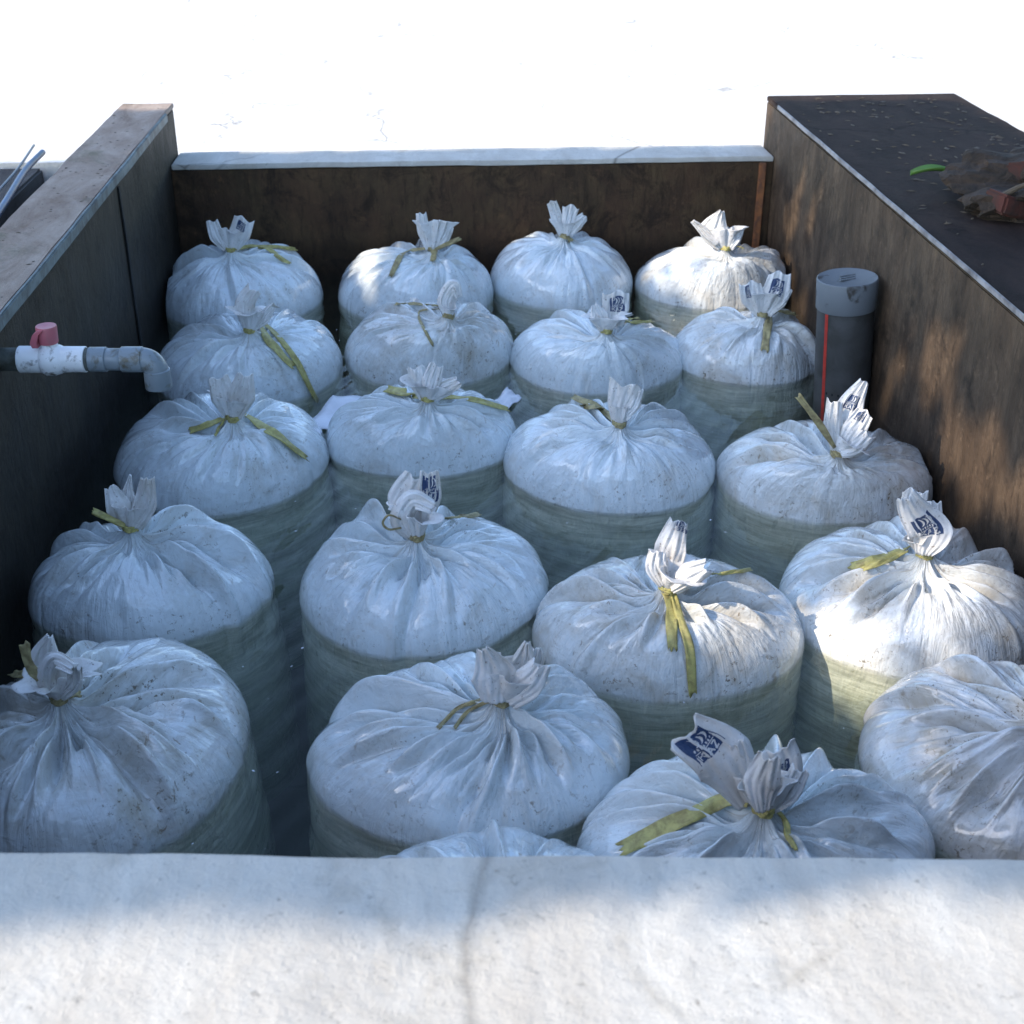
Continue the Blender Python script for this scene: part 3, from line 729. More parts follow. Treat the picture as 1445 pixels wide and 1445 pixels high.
YEL, DUL = 'raffia', 'raffia_dull'
G = 'tied white sacks standing in the tank water'
SACKS = [
 dict(id='A1', p=(339, 229, 462, .128, 338), k=(325, 352), mat='sack', folds=38, d=.0075,
  label='far left sack of the back row with two square mouth tips',
  ruff=((324, 322), 40, 7, .5, .3, .2), flaps=[dict(line=[(328, 352), (338, 330), (345, 308)], w=[14, 30, 28], pr=[(-.5, .3, .62, .88, 0, 0)]), dict(line=[(320, 352), (306, 332), (299, 312)], w=[12, 24, 18])],
  straps=[([(332, 354), (370, 350), (408, 376)], 8), ([(345, 350), (410, 353), (451, 373)], 7)]),
 dict(id='A2', p=(587, 216, 458, .135, 333), k=(611, 353), mat='sack', folds=40, d=.0075,
  label='back row sack with sunlight on its upper left shoulder and a fanned mouth',
  ruff=((614, 312), 50, 9, .5, .35, .2), flaps=[dict(line=[(606, 352), (598, 325), (594, 301)], w=[12, 22, 17], roll=.5), dict(line=[(614, 352), (628, 335), (636, 318)], w=[10, 16, 12])],
  straps=[([(607, 354), (572, 358), (560, 375), (552, 392)], 8), ([(613, 354), (611, 372)], 8)], air=[([(614, 352), (634, 343), (650, 336)], 6)]),
 dict(id='A3', p=(792, 203, 436, .130, 325), k=(797, 333), mat='sack', folds=44, d=.006,
  label='back row sack with many fine pleats and a short thin knot end',
  ruff=((796, 305), 42, 8, .5, .3, .2), flaps=[dict(line=[(793, 332), (785, 305), (778, 284)], w=[10, 18, 16]), dict(line=[(802, 332), (815, 315), (826, 305)], w=[10, 20, 14]), dict(line=[(798, 332), (802, 310), (806, 290)], w=[10, 20, 26])],
  straps=[([(790, 333), (797, 336), (805, 343)], 9)]),
 dict(id='A4', p=(1006, 218, 437, .120, 332), k=(1024, 351), mat='sack_mid', folds=44, d=.0075,
  label='warm sunlit sack right of the back row with a sharply peaked mouth',
  ruff=((1024, 322), 50, 7, .5, .3, .3), flaps=[dict(line=[(1018, 350), (1008, 326), (1018, 297)], w=[14, 50, 8]), dict(line=[(1028, 350), (1036, 335), (1040, 325)], w=[14, 24, 20]), dict(line=[(1012, 345), (992, 325), (977, 312)], w=[10, 16, 6])],
  straps=[([(985, 331), (1008, 344), (1045, 352)], 6)]),
 dict(id='B1', p=(349, 266, 575, .122, 430), k=(352, 466), mat='sack', folds=40, d=.0085,
  label='sack beside the grey elbow pipe with two ribbon ends down its front',
  ruff=((358, 424), 52, 8, .7, .3, .7), flaps=[dict(line=[(350, 462), (346, 430), (358, 408)], w=[18, 34, 26], roll=.5), dict(line=[(356, 462), (372, 448), (384, 432)], w=[14, 22, 12])],
  straps=[([(364, 462), (385, 492), (412, 520)], 13), ([(372, 460), (402, 490), (426, 530), (446, 570)], 11)]),
 dict(id='B2', p=(606, 240, 547, .128, 410), k=(633, 446), mat='sack_mid', folds=42, d=.0085,
  label='soiled second row sack with a looped mouth and loose straw strands',
  ruff=((634, 424), 30, 6, .7, .3, .4), flaps=[dict(line=[(634, 447), (628, 425), (640, 404), (648, 420)], w=[12, 26, 26, 14], roll=.6)],
  straps=[([(628, 437), (590, 432), (560, 432)], 6), ([(625, 432), (605, 418), (588, 408)], 4), ([(618, 440), (592, 442), (597, 462), (611, 490)], 4)]),
 dict(id='B3', p=(843, 248, 556, .108, 430), k=(856, 467), mat='sack', folds=42, d=.0075,
  label='second row sack with a square blue stamped flap standing behind its knot',
  ruff=((856, 440), 46, 7, .8, .25, .5), flaps=[dict(line=[(866, 460), (869, 438), (869, 412)], w=[24, 38, 38], pr=[(-.45, .65, .42, .86, 0, 0)], cup=.05, tilt=(-.012, -.012)), dict(line=[(852, 466), (846, 448), (838, 430)], w=[14, 30, 10])],
  straps=[([(878, 456), (905, 452), (930, 449)], 5), ([(878, 458), (905, 457), (932, 457)], 6)]),
 dict(id='B4', p=(1050, 208, 543, .105, 430), k=(1076, 444), mat='sack_mid', folds=38, d=.0075,
  label='sack touching the capped grey pipe with a wide printed mouth spread open',
  ruff=((1082, 404), 62, 7, .5, .25, .2), flaps=[dict(line=[(1074, 444), (1062, 418), (1058, 398)], w=[14, 34, 30], pr=[(-.5, -.1, .6, .95, 0, 0)]), dict(line=[(1080, 444), (1094, 415), (1101, 384)], w=[16, 40, 30], pr=[(-.5, .5, .5, .85, 0, 0)]), dict(line=[(1084, 442), (1102, 424), (1116, 408)], w=[12, 20, 8])],
  straps=[([(1084, 447), (1082, 470), (1078, 498)], 11), ([(1090, 441), (1115, 445), (1146, 454)], 7)]),
 dict(id='C1', p=(311, 302, 724, .122, 545), k=(328, 590), mat='sack', folds=40, d=.0095,
  label='middle row sack at left with bright yellow ribbon ends spread both ways',
  ruff=((326, 556), 56, 7, .5, .25, .2), flaps=[dict(line=[(326, 590), (316, 560), (308, 532)], w=[18, 40, 30]), dict(line=[(332, 590), (340, 560), (346, 528)], w=[18, 44, 24])],
  straps=[([(328, 590), (300, 600), (270, 610)], 11), ([(335, 586), (360, 598), (395, 622), (430, 650)], 15), ([(322, 592), (312, 604), (303, 618)], 4)]),
 dict(id='C2', p=(596, 275, 672, .115, 548), k=(603, 563), mat='sack', folds=44, d=.0085,
  label='middle row sack with a yellow ribbon laid across it like a bow',
  ruff=((608, 532), 66, 9, .7, .35, .5), flaps=[dict(line=[(600, 562), (592, 538), (588, 518)], w=[20, 36, 28], roll=.4), dict(line=[(612, 560), (632, 546), (648, 538)], w=[18, 26, 18]), dict(line=[(604, 562), (610, 535), (616, 514)], w=[20, 30, 22])],
  straps=[([(600, 565), (578, 560), (549, 553)], 15), ([(606, 565), (650, 564), (700, 576), (728, 588)], 10)]),
 dict(id='C3', p=(861, 298, 725, .112, 555), k=(874, 598), mat='sack', folds=44, d=.0085,
  label='middle row sack with one flat unprinted tongue above a straw coloured bow',
  ruff=((878, 568), 34, 6, .7, .2, .1), flaps=[dict(line=[(872, 600), (876, 570), (883, 540)], w=[18, 42, 52], cup=.25), dict(line=[(880, 590), (892, 570), (898, 550)], w=[14, 26, 22])],
  straps=[([(872, 598), (845, 578), (815, 565), (780, 549)], 11), ([(866, 588), (845, 580), (822, 576)], 9)]),
 dict(id='C4', p=(1165, 300, 738, .100, 578), k=(1184, 640), mat='sack_mid', folds=38, d=.0105,
  label='sack against the right wall with a tall pointed printed flap',
  ruff=((1200, 612), 48, 8, .9, .3, .7), flaps=[dict(line=[(1180, 636), (1176, 600), (1178, 566)], w=[16, 32, 26], roll=.6), dict(line=[(1186, 625), (1200, 575), (1220, 538)], w=[20, 42, 14], pr=[(-.55, .45, .52, .74, 0, 0)], cup=.1, tilt=(0, -.02)), dict(line=[(1190, 634), (1206, 606), (1222, 580)], w=[22, 34, 26], pr=[(-.6, .3, .72, .95, 0, 0)]), dict(line=[(1186, 640), (1205, 632), (1224, 612)], w=[16, 34, 30], tilt=(.02, .02), roll=.7)],
  air=[([(1178, 632), (1156, 598), (1126, 558)], 9)], straps=[([(1176, 630), (1176, 640), (1180, 648)], 8)]),
 dict(id='D1', p=(215, 344, 905, .112, 728), k=(184, 745), mat='sack', folds=36, d=.011,
  label='sack by the left wall with a notched cup shaped mouth',
  ruff=((184, 704), 56, 6, .7, .25, .1), flaps=[dict(line=[(180, 744), (166, 712), (156, 686)], w=[24, 40, 20], cup=.3), dict(line=[(190, 744), (204, 712), (208, 674)], w=[26, 36, 20], cup=.3), dict(line=[(184, 740), (180, 704), (184, 670)], w=[20, 24, 3], tilt=(-.01, -.02))],
  straps=[], air=[([(176, 742), (155, 732), (131, 721)], 9)]),
 dict(id='D2', p=(597, 344, 928, .108, 706), k=(588, 757), mat='sack', folds=38, d=.0115,
  label='large central sack with a stamped flap behind a swirled knot',
  ruff=((586, 716), 56, 8, .9, .2, .8), flaps=[dict(line=[(580, 740), (576, 705), (588, 672)], w=[40, 66, 40], tilt=(-.03, -.03), cup=.1), dict(line=[(596, 735), (606, 700), (606, 666)], w=[26, 34, 26], tilt=(-.022, -.022), pr=[(-.7, .75, .45, .92, 0, 0)], cup=.1), dict(line=[(582, 758), (566, 735), (582, 706), (612, 716)], w=[20, 40, 36, 24], roll=.7, tilt=(0, .02))],
  straps=[([(612, 738), (650, 733), (714, 727)], 9)], air=[([(566, 733), (549, 727), (540, 738), (549, 747), (566, 745)], 2.5)]),
 dict(id='D3', p=(942, 377, 990, .108, 765), k=(942, 830), mat='sack_mid', folds=40, d=.0105,
  label='muddy sack with two ribbon ends down its front and a thin blue tip above',
  ruff=((958, 795), 74, 8, .8, .25, .7), flaps=[dict(line=[(942, 815), (946, 775), (958, 734)], w=[36, 46, 26], tilt=(-.03, -.03), pr=[(-.1, 1.0, .84, .99, 0, 0)]), dict(line=[(948, 830), (972, 812), (996, 800)], w=[30, 44, 26], roll=.8, tilt=(.01, .03)), dict(line=[(938, 824), (926, 800), (928, 778)], w=[20, 34, 26])],
  straps=[([(936, 830), (945, 860), (948, 920)], 15), ([(944, 830), (960, 880), (972, 920), (976, 982)], 13), ([(1000, 814), (1040, 809), (1085, 806)], 6)]),
 dict(id='D4', p=(1285, 366, 955, .108, 731), k=(1306, 782), mat='sack_mid', folds=44, d=.0115,
  label='sunlit sack at right with a blue stamped flap bent over its knot',
  ruff=((1302, 745), 56, 6, .7, .25, .4), flaps=[dict(line=[(1304, 783), (1312, 752), (1290, 722), (1278, 700)], w=[22, 62, 46, 26], tilt=(.02, .03), pr=[(-.55, .6, .32, .64, 0, 0)], cup=.12), dict(line=[(1300, 760), (1290, 720), (1292, 692)], w=[26, 40, 38], tilt=(-.02, -.02), cup=.05), dict(line=[(1312, 760), (1316, 735), (1316, 708)], w=[24, 30, 26], tilt=(-.01, -.01), cup=.05)],
  straps=[([(1288, 776), (1245, 790), (1200, 802)], 14), ([(1284, 782), (1248, 796), (1216, 806)], 8)]),
 dict(id='E1', p=(140, 405, 1222, .112, 889), k=(84, 984), mat='sack_mid', folds=44, d=.012,
  label='nearest sack at lower left with a rosette of rolled edges for a mouth',
  ruff=((80, 946), 68, 9, .9, .25, .8), flaps=[dict(line=[(74, 965), (64, 930), (70, 897)], w=[44, 56, 8], tilt=(-.03, -.03)), dict(line=[(84, 984), (66, 960), (76, 932), (104, 944)], w=[20, 34, 30, 22], roll=.7, tilt=(0, .03)), dict(line=[(88, 984), (104, 966), (106, 942)], w=[16, 26, 22], roll=.6, tilt=(.01, .02))],
  straps=[([(50, 958), (25, 957), (-15, 955)], 16), ([(80, 980), (95, 985), (110, 984)], 11)], air=[([(55, 960), (40, 935), (34, 908)], 13)]),
 dict(id='E2', p=(664, 445, 1197, .105, 920), k=(708, 988), mat='sack', folds=46, d=.0115,
  label='big pale front sack with a deep unprinted cup shaped mouth',
  ruff=((724, 936), 84, 6, .8, .25, .1), flaps=[dict(line=[(700, 988), (696, 950), (682, 914)], w=[46, 72, 20], cup=.3, tilt=(.01, .01)), dict(line=[(716, 986), (736, 950), (744, 906)], w=[40, 56, 8], tilt=(-.02, -.02)), dict(line=[(716, 988), (746, 962), (764, 936)], w=[40, 52, 30], cup=.35, tilt=(.01, .02)), dict(line=[(720, 975), (750, 945), (760, 915)], w=[30, 34, 20], tilt=(-.03, -.04))],
  straps=[([(694, 988), (650, 1000), (618, 1030)], 6), ([(696, 990), (664, 1004), (640, 1030)], 5), ([(725, 986), (743, 987)], 11)]),
 dict(id='E3', p=(1064, 512, 1335, .105, 1052), k=(1078, 1142), mat='sack', folds=46, d=.0125,
  label='nearest sack right of centre with a stamped flap reaching left and broad ribbon',
  ruff=((1078, 1096), 84, 7, .7, .25, .3), flaps=[dict(line=[(1060, 1135), (1020, 1070), (968, 1034)], w=[40, 90, 62], pr=[(-.7, .55, .66, .97, 0, 0)], cup=.12, tilt=(-.01, -.02), twist=.2), dict(line=[(1078, 1143), (1076, 1105), (1086, 1066)], w=[26, 58, 34], cup=.35, tilt=(.03, .03)), dict(line=[(1066, 1130), (1050, 1085), (1038, 1046)], w=[24, 36, 28], tilt=(-.02, -.02)), dict(line=[(1084, 1130), (1102, 1085), (1094, 1055)], w=[30, 60, 60], tilt=(-.03, -.03), pr=[(-.5, .4, .62, .78, 0, 0)]), dict(line=[(1088, 1142), (1112, 1120), (1130, 1085)], w=[18, 34, 30], tilt=(0, 0))],
  straps=[([(1062, 1137), (1020, 1134), (950, 1166), (880, 1202)], 25), ([(1082, 1142), (1102, 1154), (1120, 1204)], 9)]),
 dict(id='E4', p=(1405, 360, 1225, .110, 930), k=(1500, 1010), mat='sack_dirty', folds=40, d=.0115,
  label='grubby sack cut off by the right edge with its knot out of view',
  ruff=((1510, 960), 70, 7, .7, .3, .3), flaps=[], straps=[([(1508, 1012), (1540, 1030), (1560, 1060)], 10)]),
 dict(id='F1', p=None, c=(0.040, 1.030), R=(0.172, 0.172), h=.118, kxy=(0.06, 0.97), mat='sack', folds=40, d=.011,
  label='sack showing only its domed top above the near coping',
  ruff=None, flaps=[], straps=[]),
]
only = None
for i, S_ in enumerate(SACKS):
    rng = np.random.default_rng(100+i)
    if S_['p']:
        c, Rx, Ry = place(*S_['p']); H = S_['p'][3]
        K = on_z(S_['k'][0], S_['k'][1], H+0.018)
    else:
        c, (Rx, Ry), H = np.array(S_['c']), S_['R'], S_['h']
        K = np.array([*S_['kxy'], H+0.018])
    c = np.array(c)
    # keep the knot within the dome
    dk = (K[:2]-c)/np.array([Rx, Ry]); lk = np.linalg.norm(dk)
    if lk > 0.55 and S_['p']:
        pass
    C3 = np.array([c[0], c[1], 0.0])
    print(S_['id'], 'c', c.round(3), 'R', round(Rx, 3), round(Ry, 3), 'knot off', round(lk, 2))
    root = empty('sack', (c[0], c[1], FLOOR), S_['label'], 'sack', G)
    body, bvh = build_body(rng, C3, Rx, Ry, H, K, S_['folds'], S_['d'], M[S_['mat']], root,
                           swirl=rng.choice([-.25, 0, .2]), bulge={'D1': .11, 'E1': .13, 'E2': .09, 'C1': .07, 'D2': .05, 'D4': .05}.get(S_['id'], .04))
    ym = M[YEL if i in (0, 4, 8, 9, 14, 15, 18) else DUL] if i % 3 else M[YEL]
    tie_ring(root, rng, K, ym)
    if S_['ruff']:
        tip, wpx, lobes, asp, jag, curl = S_['ruff']
        neck_ruff(root, rng, K, tip, wpx, lobes, asp, jag, curl, 0.0, seed=300+i)
    for j, f in enumerate(S_['flaps']):
        flap(root, K, f['line'], f['w'], f.get('cup', .2), f.get('pr', ()), f.get('tilt', (0.004*j, 0.004*j)), 500+i*10+j,
             f.get('roll', 0.0), twist=f.get('twist', 0.0))
    mpp = ((K-CAM)@FWD)/FPX
    for (ln, wpx) in S_['straps']:
        L2 = smooth_line(ln, 26)
        P, N = [], []
        for (x, y) in L2:
            h_, n_ = cast(bvh, x, y)
            if h_ is None: continue
            if n_@(CAM-h_) < 0: n_ = -n_
            P.append(h_); N.append(n_)
        if len(P) < 6: continue
        P, N = np.array(P), np.array(N)
        for _ in range(7):                      # the ribbon spans the small folds instead of following each one
            P[1:-1] = (P[:-2]+2*P[1:-1]+P[2:])/4; N[1:-1] = (N[:-2]+N[1:-1]+N[2:])/3
        N = N*0.5+np.array([0, 0, .5]); N /= np.linalg.norm(N, axis=1)[:, None]
        P = P+N*(0.0035+0.00010*wpx)
        strap(root, rng, P, N, wpx*mpp, ym)
    for (ln, wpx) in S_.get('air', []):
        L2 = smooth_line(ln, 22)
        P = np.array([on_upright(x, y, K, 0.012) for (x, y) in L2])
        N = np.repeat(((CAM-K)/np.linalg.norm(CAM-K))[None], len(P), 0)
        strap(root, rng, P, N, wpx*mpp, ym)
    if S_['id'] == 'F1':
        tube('bag_mouth', [K-np.array(root.location)+np.array([0, -0.02*t, 0.004-0.03*t]) for t in np.linspace(0, 1, 5)], [.009, .014, .02, .024, .026], M['neck'], root, caps=False, ell=.5)

# white film floating behind the middle row
z0 = 0.012
def film(name, pts, label, zs):
    P = np.array([on_z(x, y, z) for (x, y), z in zip(pts, zs)])
    c = P.mean(0)
    n = 14
    V = []
    for a in np.linspace(0, 1, n):
        for b in np.linspace(0, 1, n):
            p = (P[0]*(1-a)+P[1]*a)*(1-b)+(P[3]*(1-a)+P[2]*a)*b
            p = p+np.array([0, 0, 0.0025*math.sin(9*a+4*b)+0.002*math.sin(14*b-3*a)])
            V.append(p)
    o = mesh_obj(name, np.array(V)-c, np.ascontiguousarray(grid_faces(n, n)), M['sheet'])
    o.location = c; o['label'] = label; o['category'] = 'plastic film'
    md = o.modifiers.new('thickness', 'SOLIDIFY'); md.thickness = 0.002
    return o
film('plastic_film', [(425, 606), (470, 558), (560, 557), (560, 606)], 'pale sheet of plastic lying in the water between two middle row sacks', [.004, .025, .025, .004])
film('plastic_film', [(690, 572), (716, 546), (736, 560), (714, 578)], 'small white triangle of plastic showing at the right behind the bow tied sack', [.004, .016, .006, .004])

# ------------------------------------------------------------------ valve pipe on the left
yv = 1.921; zv = 0.345
vp = empty('valve_pipe', (XL, yv, zv), 'plastic water inlet with white ball valve, red handle and grey elbow on the left wall', 'pipe')
A = on_upright(-2, 508, (XL, yv, zv)); 
def vx(px): return on_upright(px, 507, (XL, yv, zv))-np.array([XL, yv, zv])
r_ = on_upright(0, 508, (XL, yv, zv)); mpv = ((r_-CAM)@FWD)/FPX
def ring(name, x0, x1, rad, mat, extra=None):
    a, b = vx(x0), vx(x1); n = 2
    if extra:
        pts = [a+(b-a)*t for t, _ in extra]; rd = [rad*r for _, r in extra]
        return tube(name, pts, [r*mpv for r in rd], mat, vp, 40)
    e = 0.8/abs(x1-x0)
    return tube(name, [a, a+(b-a)*e, b-(b-a)*e, b], [rad*mpv*.96, rad*mpv, rad*mpv, rad*mpv*.96], mat, vp, 40)
ring('inlet_pipe', -18, 32, 16.5, M['pvc_mossy'])
vb = ring('valve_body', 59, 90, 19, M['pvc_white'], [(0, .95), (.06, 1.08), (.25, 1.22), (.6, 1.22), (.9, 1.06), (1, .97)])
ring('valve_socket', 28, 60, 19, M['pvc_white'])
ring('valve_socket', 88, 122, 18.5, M['pvc_white'])
ring('pipe_section', 119, 128, 16.5, M['pvc_mossy'])
ring('coupling', 127, 151, 17.6, M['pvc_grey'])
ring('pipe_section', 150, 173, 15.8, M['pvc_grey'])
ring('coupling', 172, 202, 18.2, M['pvc_grey'])
# elbow bending down
a = vx(200); cen = vx(200)+np.array([0, 0, -18.5*mpv])
pts = []
rd_ = RIGHT
for t in np.linspace(0, math.pi/2, 12):
    pts.append(cen+rd_*(19*mpv*math.sin(t))+np.array([0, 0, 18.5*mpv*math.cos(t)]))
tube('elbow', pts, 16.8*mpv, M['pvc_grey'], vp, 40)
e0 = pts[-1]
tube('elbow_mouth', [e0+np.array([0, 0, 4*mpv]), e0+np.array([0, 0, 3*mpv]), e0-np.array([0, 0, 23*mpv]), e0-np.array([0, 0, 24*mpv]), e0-np.array([0, 0, 24*mpv]), e0-np.array([0, 0, 8*mpv])],
     [17*mpv, 18.6*mpv, 19.2*mpv, 18.6*mpv, 15*mpv, 15*mpv], M['pvc_grey'], vp, 40, straight=True)
# letter moulded on the elbow
# red butterfly handle
hb = vx(73)
tube('valve_stem', [hb+np.array([0, 0, 14*mpv]), hb+np.array([0, 0, 27*mpv])], [13*mpv, 11*mpv], M['pvc_white'], vp, 28)
hd = tube('handle', [hb+np.array([0, 0, 25*mpv]), hb+np.array([0, 0, 27*mpv]), hb+np.array([0, 0, 48*mpv]), hb+np.array([0, 0, 50*mpv]), hb+np.array([0, 0, 50*mpv]), hb+np.array([0, 0, 49*mpv])],
     [13*mpv, 13.6*mpv, 14.5*mpv, 13.9*mpv, 12*mpv, 2*mpv], M['red_plastic'], vp, 32, straight=True)
fx = hb+RIGHT*(-7*mpv)-HF*(13*mpv)
vs = []
for (zz_, dx, th_) in ((23, -7, 3.2), (30, -9, 3.6), (42, -4, 3.2), (48, 3, 2.5)):
    for (sx, sy) in ((-1, -1), (1, -1), (1, 1), (-1, 1)):
        vs.append(fx+RIGHT*((dx+sx*th_*1.3)*mpv)+HF*((sy*6+2)*mpv)+np.array([0, 0, zz_*mpv]))
fs = [tuple(f) for f in grid_faces(4, 4, True)]+[(3, 2, 1, 0), (12, 13, 14, 15)]
mesh_obj('handle_wing', vs, fs, M['red_plastic'], hd, smooth=False)

# ------------------------------------------------------------------ capped standpipe by the right wall
B = on_z(1187, 562, 0.0)
Rp = 38.5*((B-CAM)@FWD)/FPX
top = on_upright(1196, 391, B)
Hp = top[2]
print('standpipe', B.round(3), Rp, Hp)
sp = empty('standpipe', (B[0], B[1], FLOOR), 'upright dark grey pipe with a blue grey cap and red stripe beside the right wall', 'pipe')
tilt = top-B
def axp(z): return np.array([0, 0, 0])+np.array([tilt[0]*z/Hp, tilt[1]*z/Hp, z-FLOOR])
sp.location = (B[0], B[1], FLOOR)
tube('pipe_barrel', [axp(FLOOR), axp(0.0), axp(Hp-0.01)], Rp, M['pvc_dark'], sp, 64)
ch = 0.062
tube('pipe_cap', [axp(Hp-ch), axp(Hp-ch+0.002), axp(Hp-0.004), axp(Hp-0.001), axp(Hp), axp(Hp-0.0015), axp(Hp-0.0015)],
     [Rp*1.03, Rp*1.055, Rp*1.065, Rp*1.05, Rp*1.02, Rp*0.98, Rp*0.02], M['pvc_cap'], sp, 64, straight=True)
# raised bars on the cap
for k in (-1, 0, 1):
    o = box('cap_rib', -0.018, 0.018, -0.003, 0.003, 0, 0.0022, M['pvc_cap'], sp, 0.0006)
    o.location = axp(Hp-0.0014)+np.array([0.004*k, 0.013*k, 0]); o.rotation_euler = (0, 0, 0.35)
# red stripe, laid on the barrel
def barrel_strip(name, ang, half, z0_, z1_, off, mat, parent=sp):
    vs = []
    for z in np.linspace(z0_, z1_, 8):
        for a in np.linspace(ang-half, ang+half, 5):
            vs.append(axp(z)+np.array([(Rp+off)*math.cos(a), (Rp+off)*math.sin(a), 0]))
    return mesh_obj(name, vs, np.ascontiguousarray(grid_faces(8, 5)), mat, parent)
view_ang = math.atan2(-B[1], -B[0])
barrel_strip('red_stripe', view_ang-0.66, 0.065, -0.12, Hp-ch-0.001, 0.0006, M['stripe'])
for k in range(6):
    barrel_strip('drain_hole', view_ang-0.52+0.22*k, 0.028, 0.026, 0.031, 0.0008, M['black'])

# ------------------------------------------------------------------ top right: lump of broken brick and roots, and a leaf
c = on_z(1475, 275, RIM+0.03)
rk = empty('brick_rubble', (c[0], c[1], RIM), 'dark clump of broken red brick and roots on the right coping', 'rubble')
import bmesh
from mathutils import noise
def lump(name, loc, size, mat, parent, seed, det=4, amp=0.35):
    bm = bmesh.new(); bmesh.ops.create_icosphere(bm, subdivisions=det, radius=1)
    for v in bm.verts:
        n = noise.fractal(v.co*1.6+Vector((seed, seed, 0)), 1.0, 2.0, 5)
        v.co *= 1+amp*n
        v.co = Vector((v.co.x*size[0], v.co.y*size[1], v.co.z*size[2]))+Vector(loc)
    me = bpy.data.meshes.new(name); bm.to_mesh(me); bm.free(); me.materials.append(mat)
    o = bpy.data.objects.new(name, me); COL.objects.link(o); o.parent = parent
    return o
lump('root_ball', (0.05, 0.04, 0.02), (0.20, 0.17, 0.075), M['rubble'], rk, 3, 5, 0.5)
for k, (dx, dy, dz, rz) in enumerate([(-0.09, -0.06, 0.03, .4), (0.06, -0.10, 0.02, -.5), (-0.02, 0.06, 0.06, 1.0), (0.13, -0.04, 0.07, .2)]):
    o = box('brick', -0.05, 0.05, -0.03, 0.03, -0.02, 0.02, M['brick'], rk, 0.005, 0.02, 0.006, k*3)
    o.location = (dx, dy, dz); o.rotation_euler = (0.3*math.sin(k*2), 0.25*math.cos(k*3), rz)
for k in range(9):
    rr = np.random.default_rng(k)
    p = np.array([rr.uniform(-.14, .12), rr.uniform(-.13, .1), 0.05]); q = p+np.array([rr.uniform(-.14, .14), rr.uniform(-.12, .02), -0.01])
    mid = (p+q)/2+np.array([0, 0, 0.03])
    tube('root', smooth_line([p, mid, q], 9), [0.006, .0055, .005, .0045, .004, .0035, .003, .0025, .002], M['bark'], rk, 8)

lf = on_z(1314, 247, RIM+0.03)
V = []
for b in np.linspace(0, 1, 12):
    wd = 0.014*math.sin(math.pi*min(1, b*0.96+0.04))**0.7
    for a in np.linspace(-1, 1, 5):
        V.append((-0.035+0.075*b, 0.02-0.02*b+a*wd, 0.004-0.010*(1-a*a)+0.012*math.sin(b*2.5)))
o = mesh_obj('fallen_leaf', V, np.ascontiguousarray(grid_faces(12, 5)), M['leaf_bright'])
o.location = lf; o['label'] = 'bright green leaf lying by the brick rubble on the right coping'; o['category'] = 'leaf'
md = o.modifiers.new('thickness', 'SOLIDIFY'); md.thickness = 0.0006

# ------------------------------------------------------------------ blue hoses top left
for j, (l_, lab, rad) in enumerate([([(60, 215), (36, 240), (10, 282), (-30, 345)], 'blue hose slanting across the top left corner, nearer to the coping', 0.0075),
                          ([(48, 205), (25, 238), (-5, 272), (-40, 310)], 'pale violet cord beside the blue hose in the top left corner', 0.003)]):
    base = on_z(0, 300, RIM-0.02); 
    pts = [on_z(x, y, 0.33) for x, y in l_]
    c0 = pts[0]
    o = tube('hose', [p-c0 for p in smooth_line(pts, 30)], rad, M['hose'] if j == 0 else M['pvc_cap'], None, 14)
    o.location = c0; o['label'] = lab; o['category'] = 'hose' if j == 0 else 'cord'

# ------------------------------------------------------------------ shade tree, up the sun from the tank
# it stands outside the picture on the left; gaps in its crown let the sun through in flecks
D = 5.2
HFS = np.array([SUN[1], -SUN[0], 0]); HFS /= np.linalg.norm(HFS)
VFS = np.cross(SUN, HFS)
tree = empty('shade_tree', (-5.2, -0.4, -0.35), 'spreading leafy tree outside the left of the picture shading the tank', 'tree')
def gaps():
    """sun flecks as ellipses on the plane z = 0.1: x, y, half-widths, angle, keep"""
    L = []
    def pxp(x, y, z=0.1): p = on_z(x, y, z); return p[0], p[1]
    L.append((*pxp(520, 366), .10, .16, 0.2, .0))            # left shoulder of the back row sack
    L.append((*pxp(728, 336), .11, .05, 0.0, .1))
    L.append((*pxp(1000, 372), .22, .20, 0.0, .25))           # far right back sack
    L.append((*pxp(1050, 880), .12, .16, 0.5, .3))
    L.append((*pxp(960, 900), .05, .04, 0.2, .4))
    L.append((*pxp(1190, 860), .12, .11, 0.6, 1.2))
    L.append((*pxp(1310, 850), .12, .13, 0.2, 1.3))
    L.append((*pxp(1290, 740, .16), .035, .05, 0.2, .05))
    L.append((*pxp(1390, 800), .05, .06, 0.2, .2))
    L.append((*pxp(1270, 608), .035, .02, 0.3, .1))
    L.append((*pxp(1200, 570, .16), .03, .03, 0.3, .2))
    L.append((*pxp(1060, 640), .05, .03, 0.3, 3.))
    L.append((*pxp(1380, 1020), .13, .13, 0.3, 3.))
    kx = 0.1
    # flecks on the right wall: shift along the sun to the same plane
    for (yy, zz, ay, k) in ((1.95, .12, .17, .1), (2.15, .22, .10, .1), (1.6, .2, .2, .1), (2.35, .1, .05, .4), (3.2, .2, .07, .3), (3.02, .25, .05, .5), (1.2, .2, .1, .3)):
        t = (zz-.1)/SUN[2]
        L.append((XR-SUN[0]*t, yy-SUN[1]*t, .15, ay, 0.0, k))
    return L
GAPS = gaps()
rng = np.random.default_rng(5)
NL = 26000
px_ = rng.uniform(-1.25, 1.75, NL); py_ = rng.uniform(0.86, 3.62, NL)
ds = rng.uniform(3.9, 6.3, NL)
keep = np.ones(NL, bool)
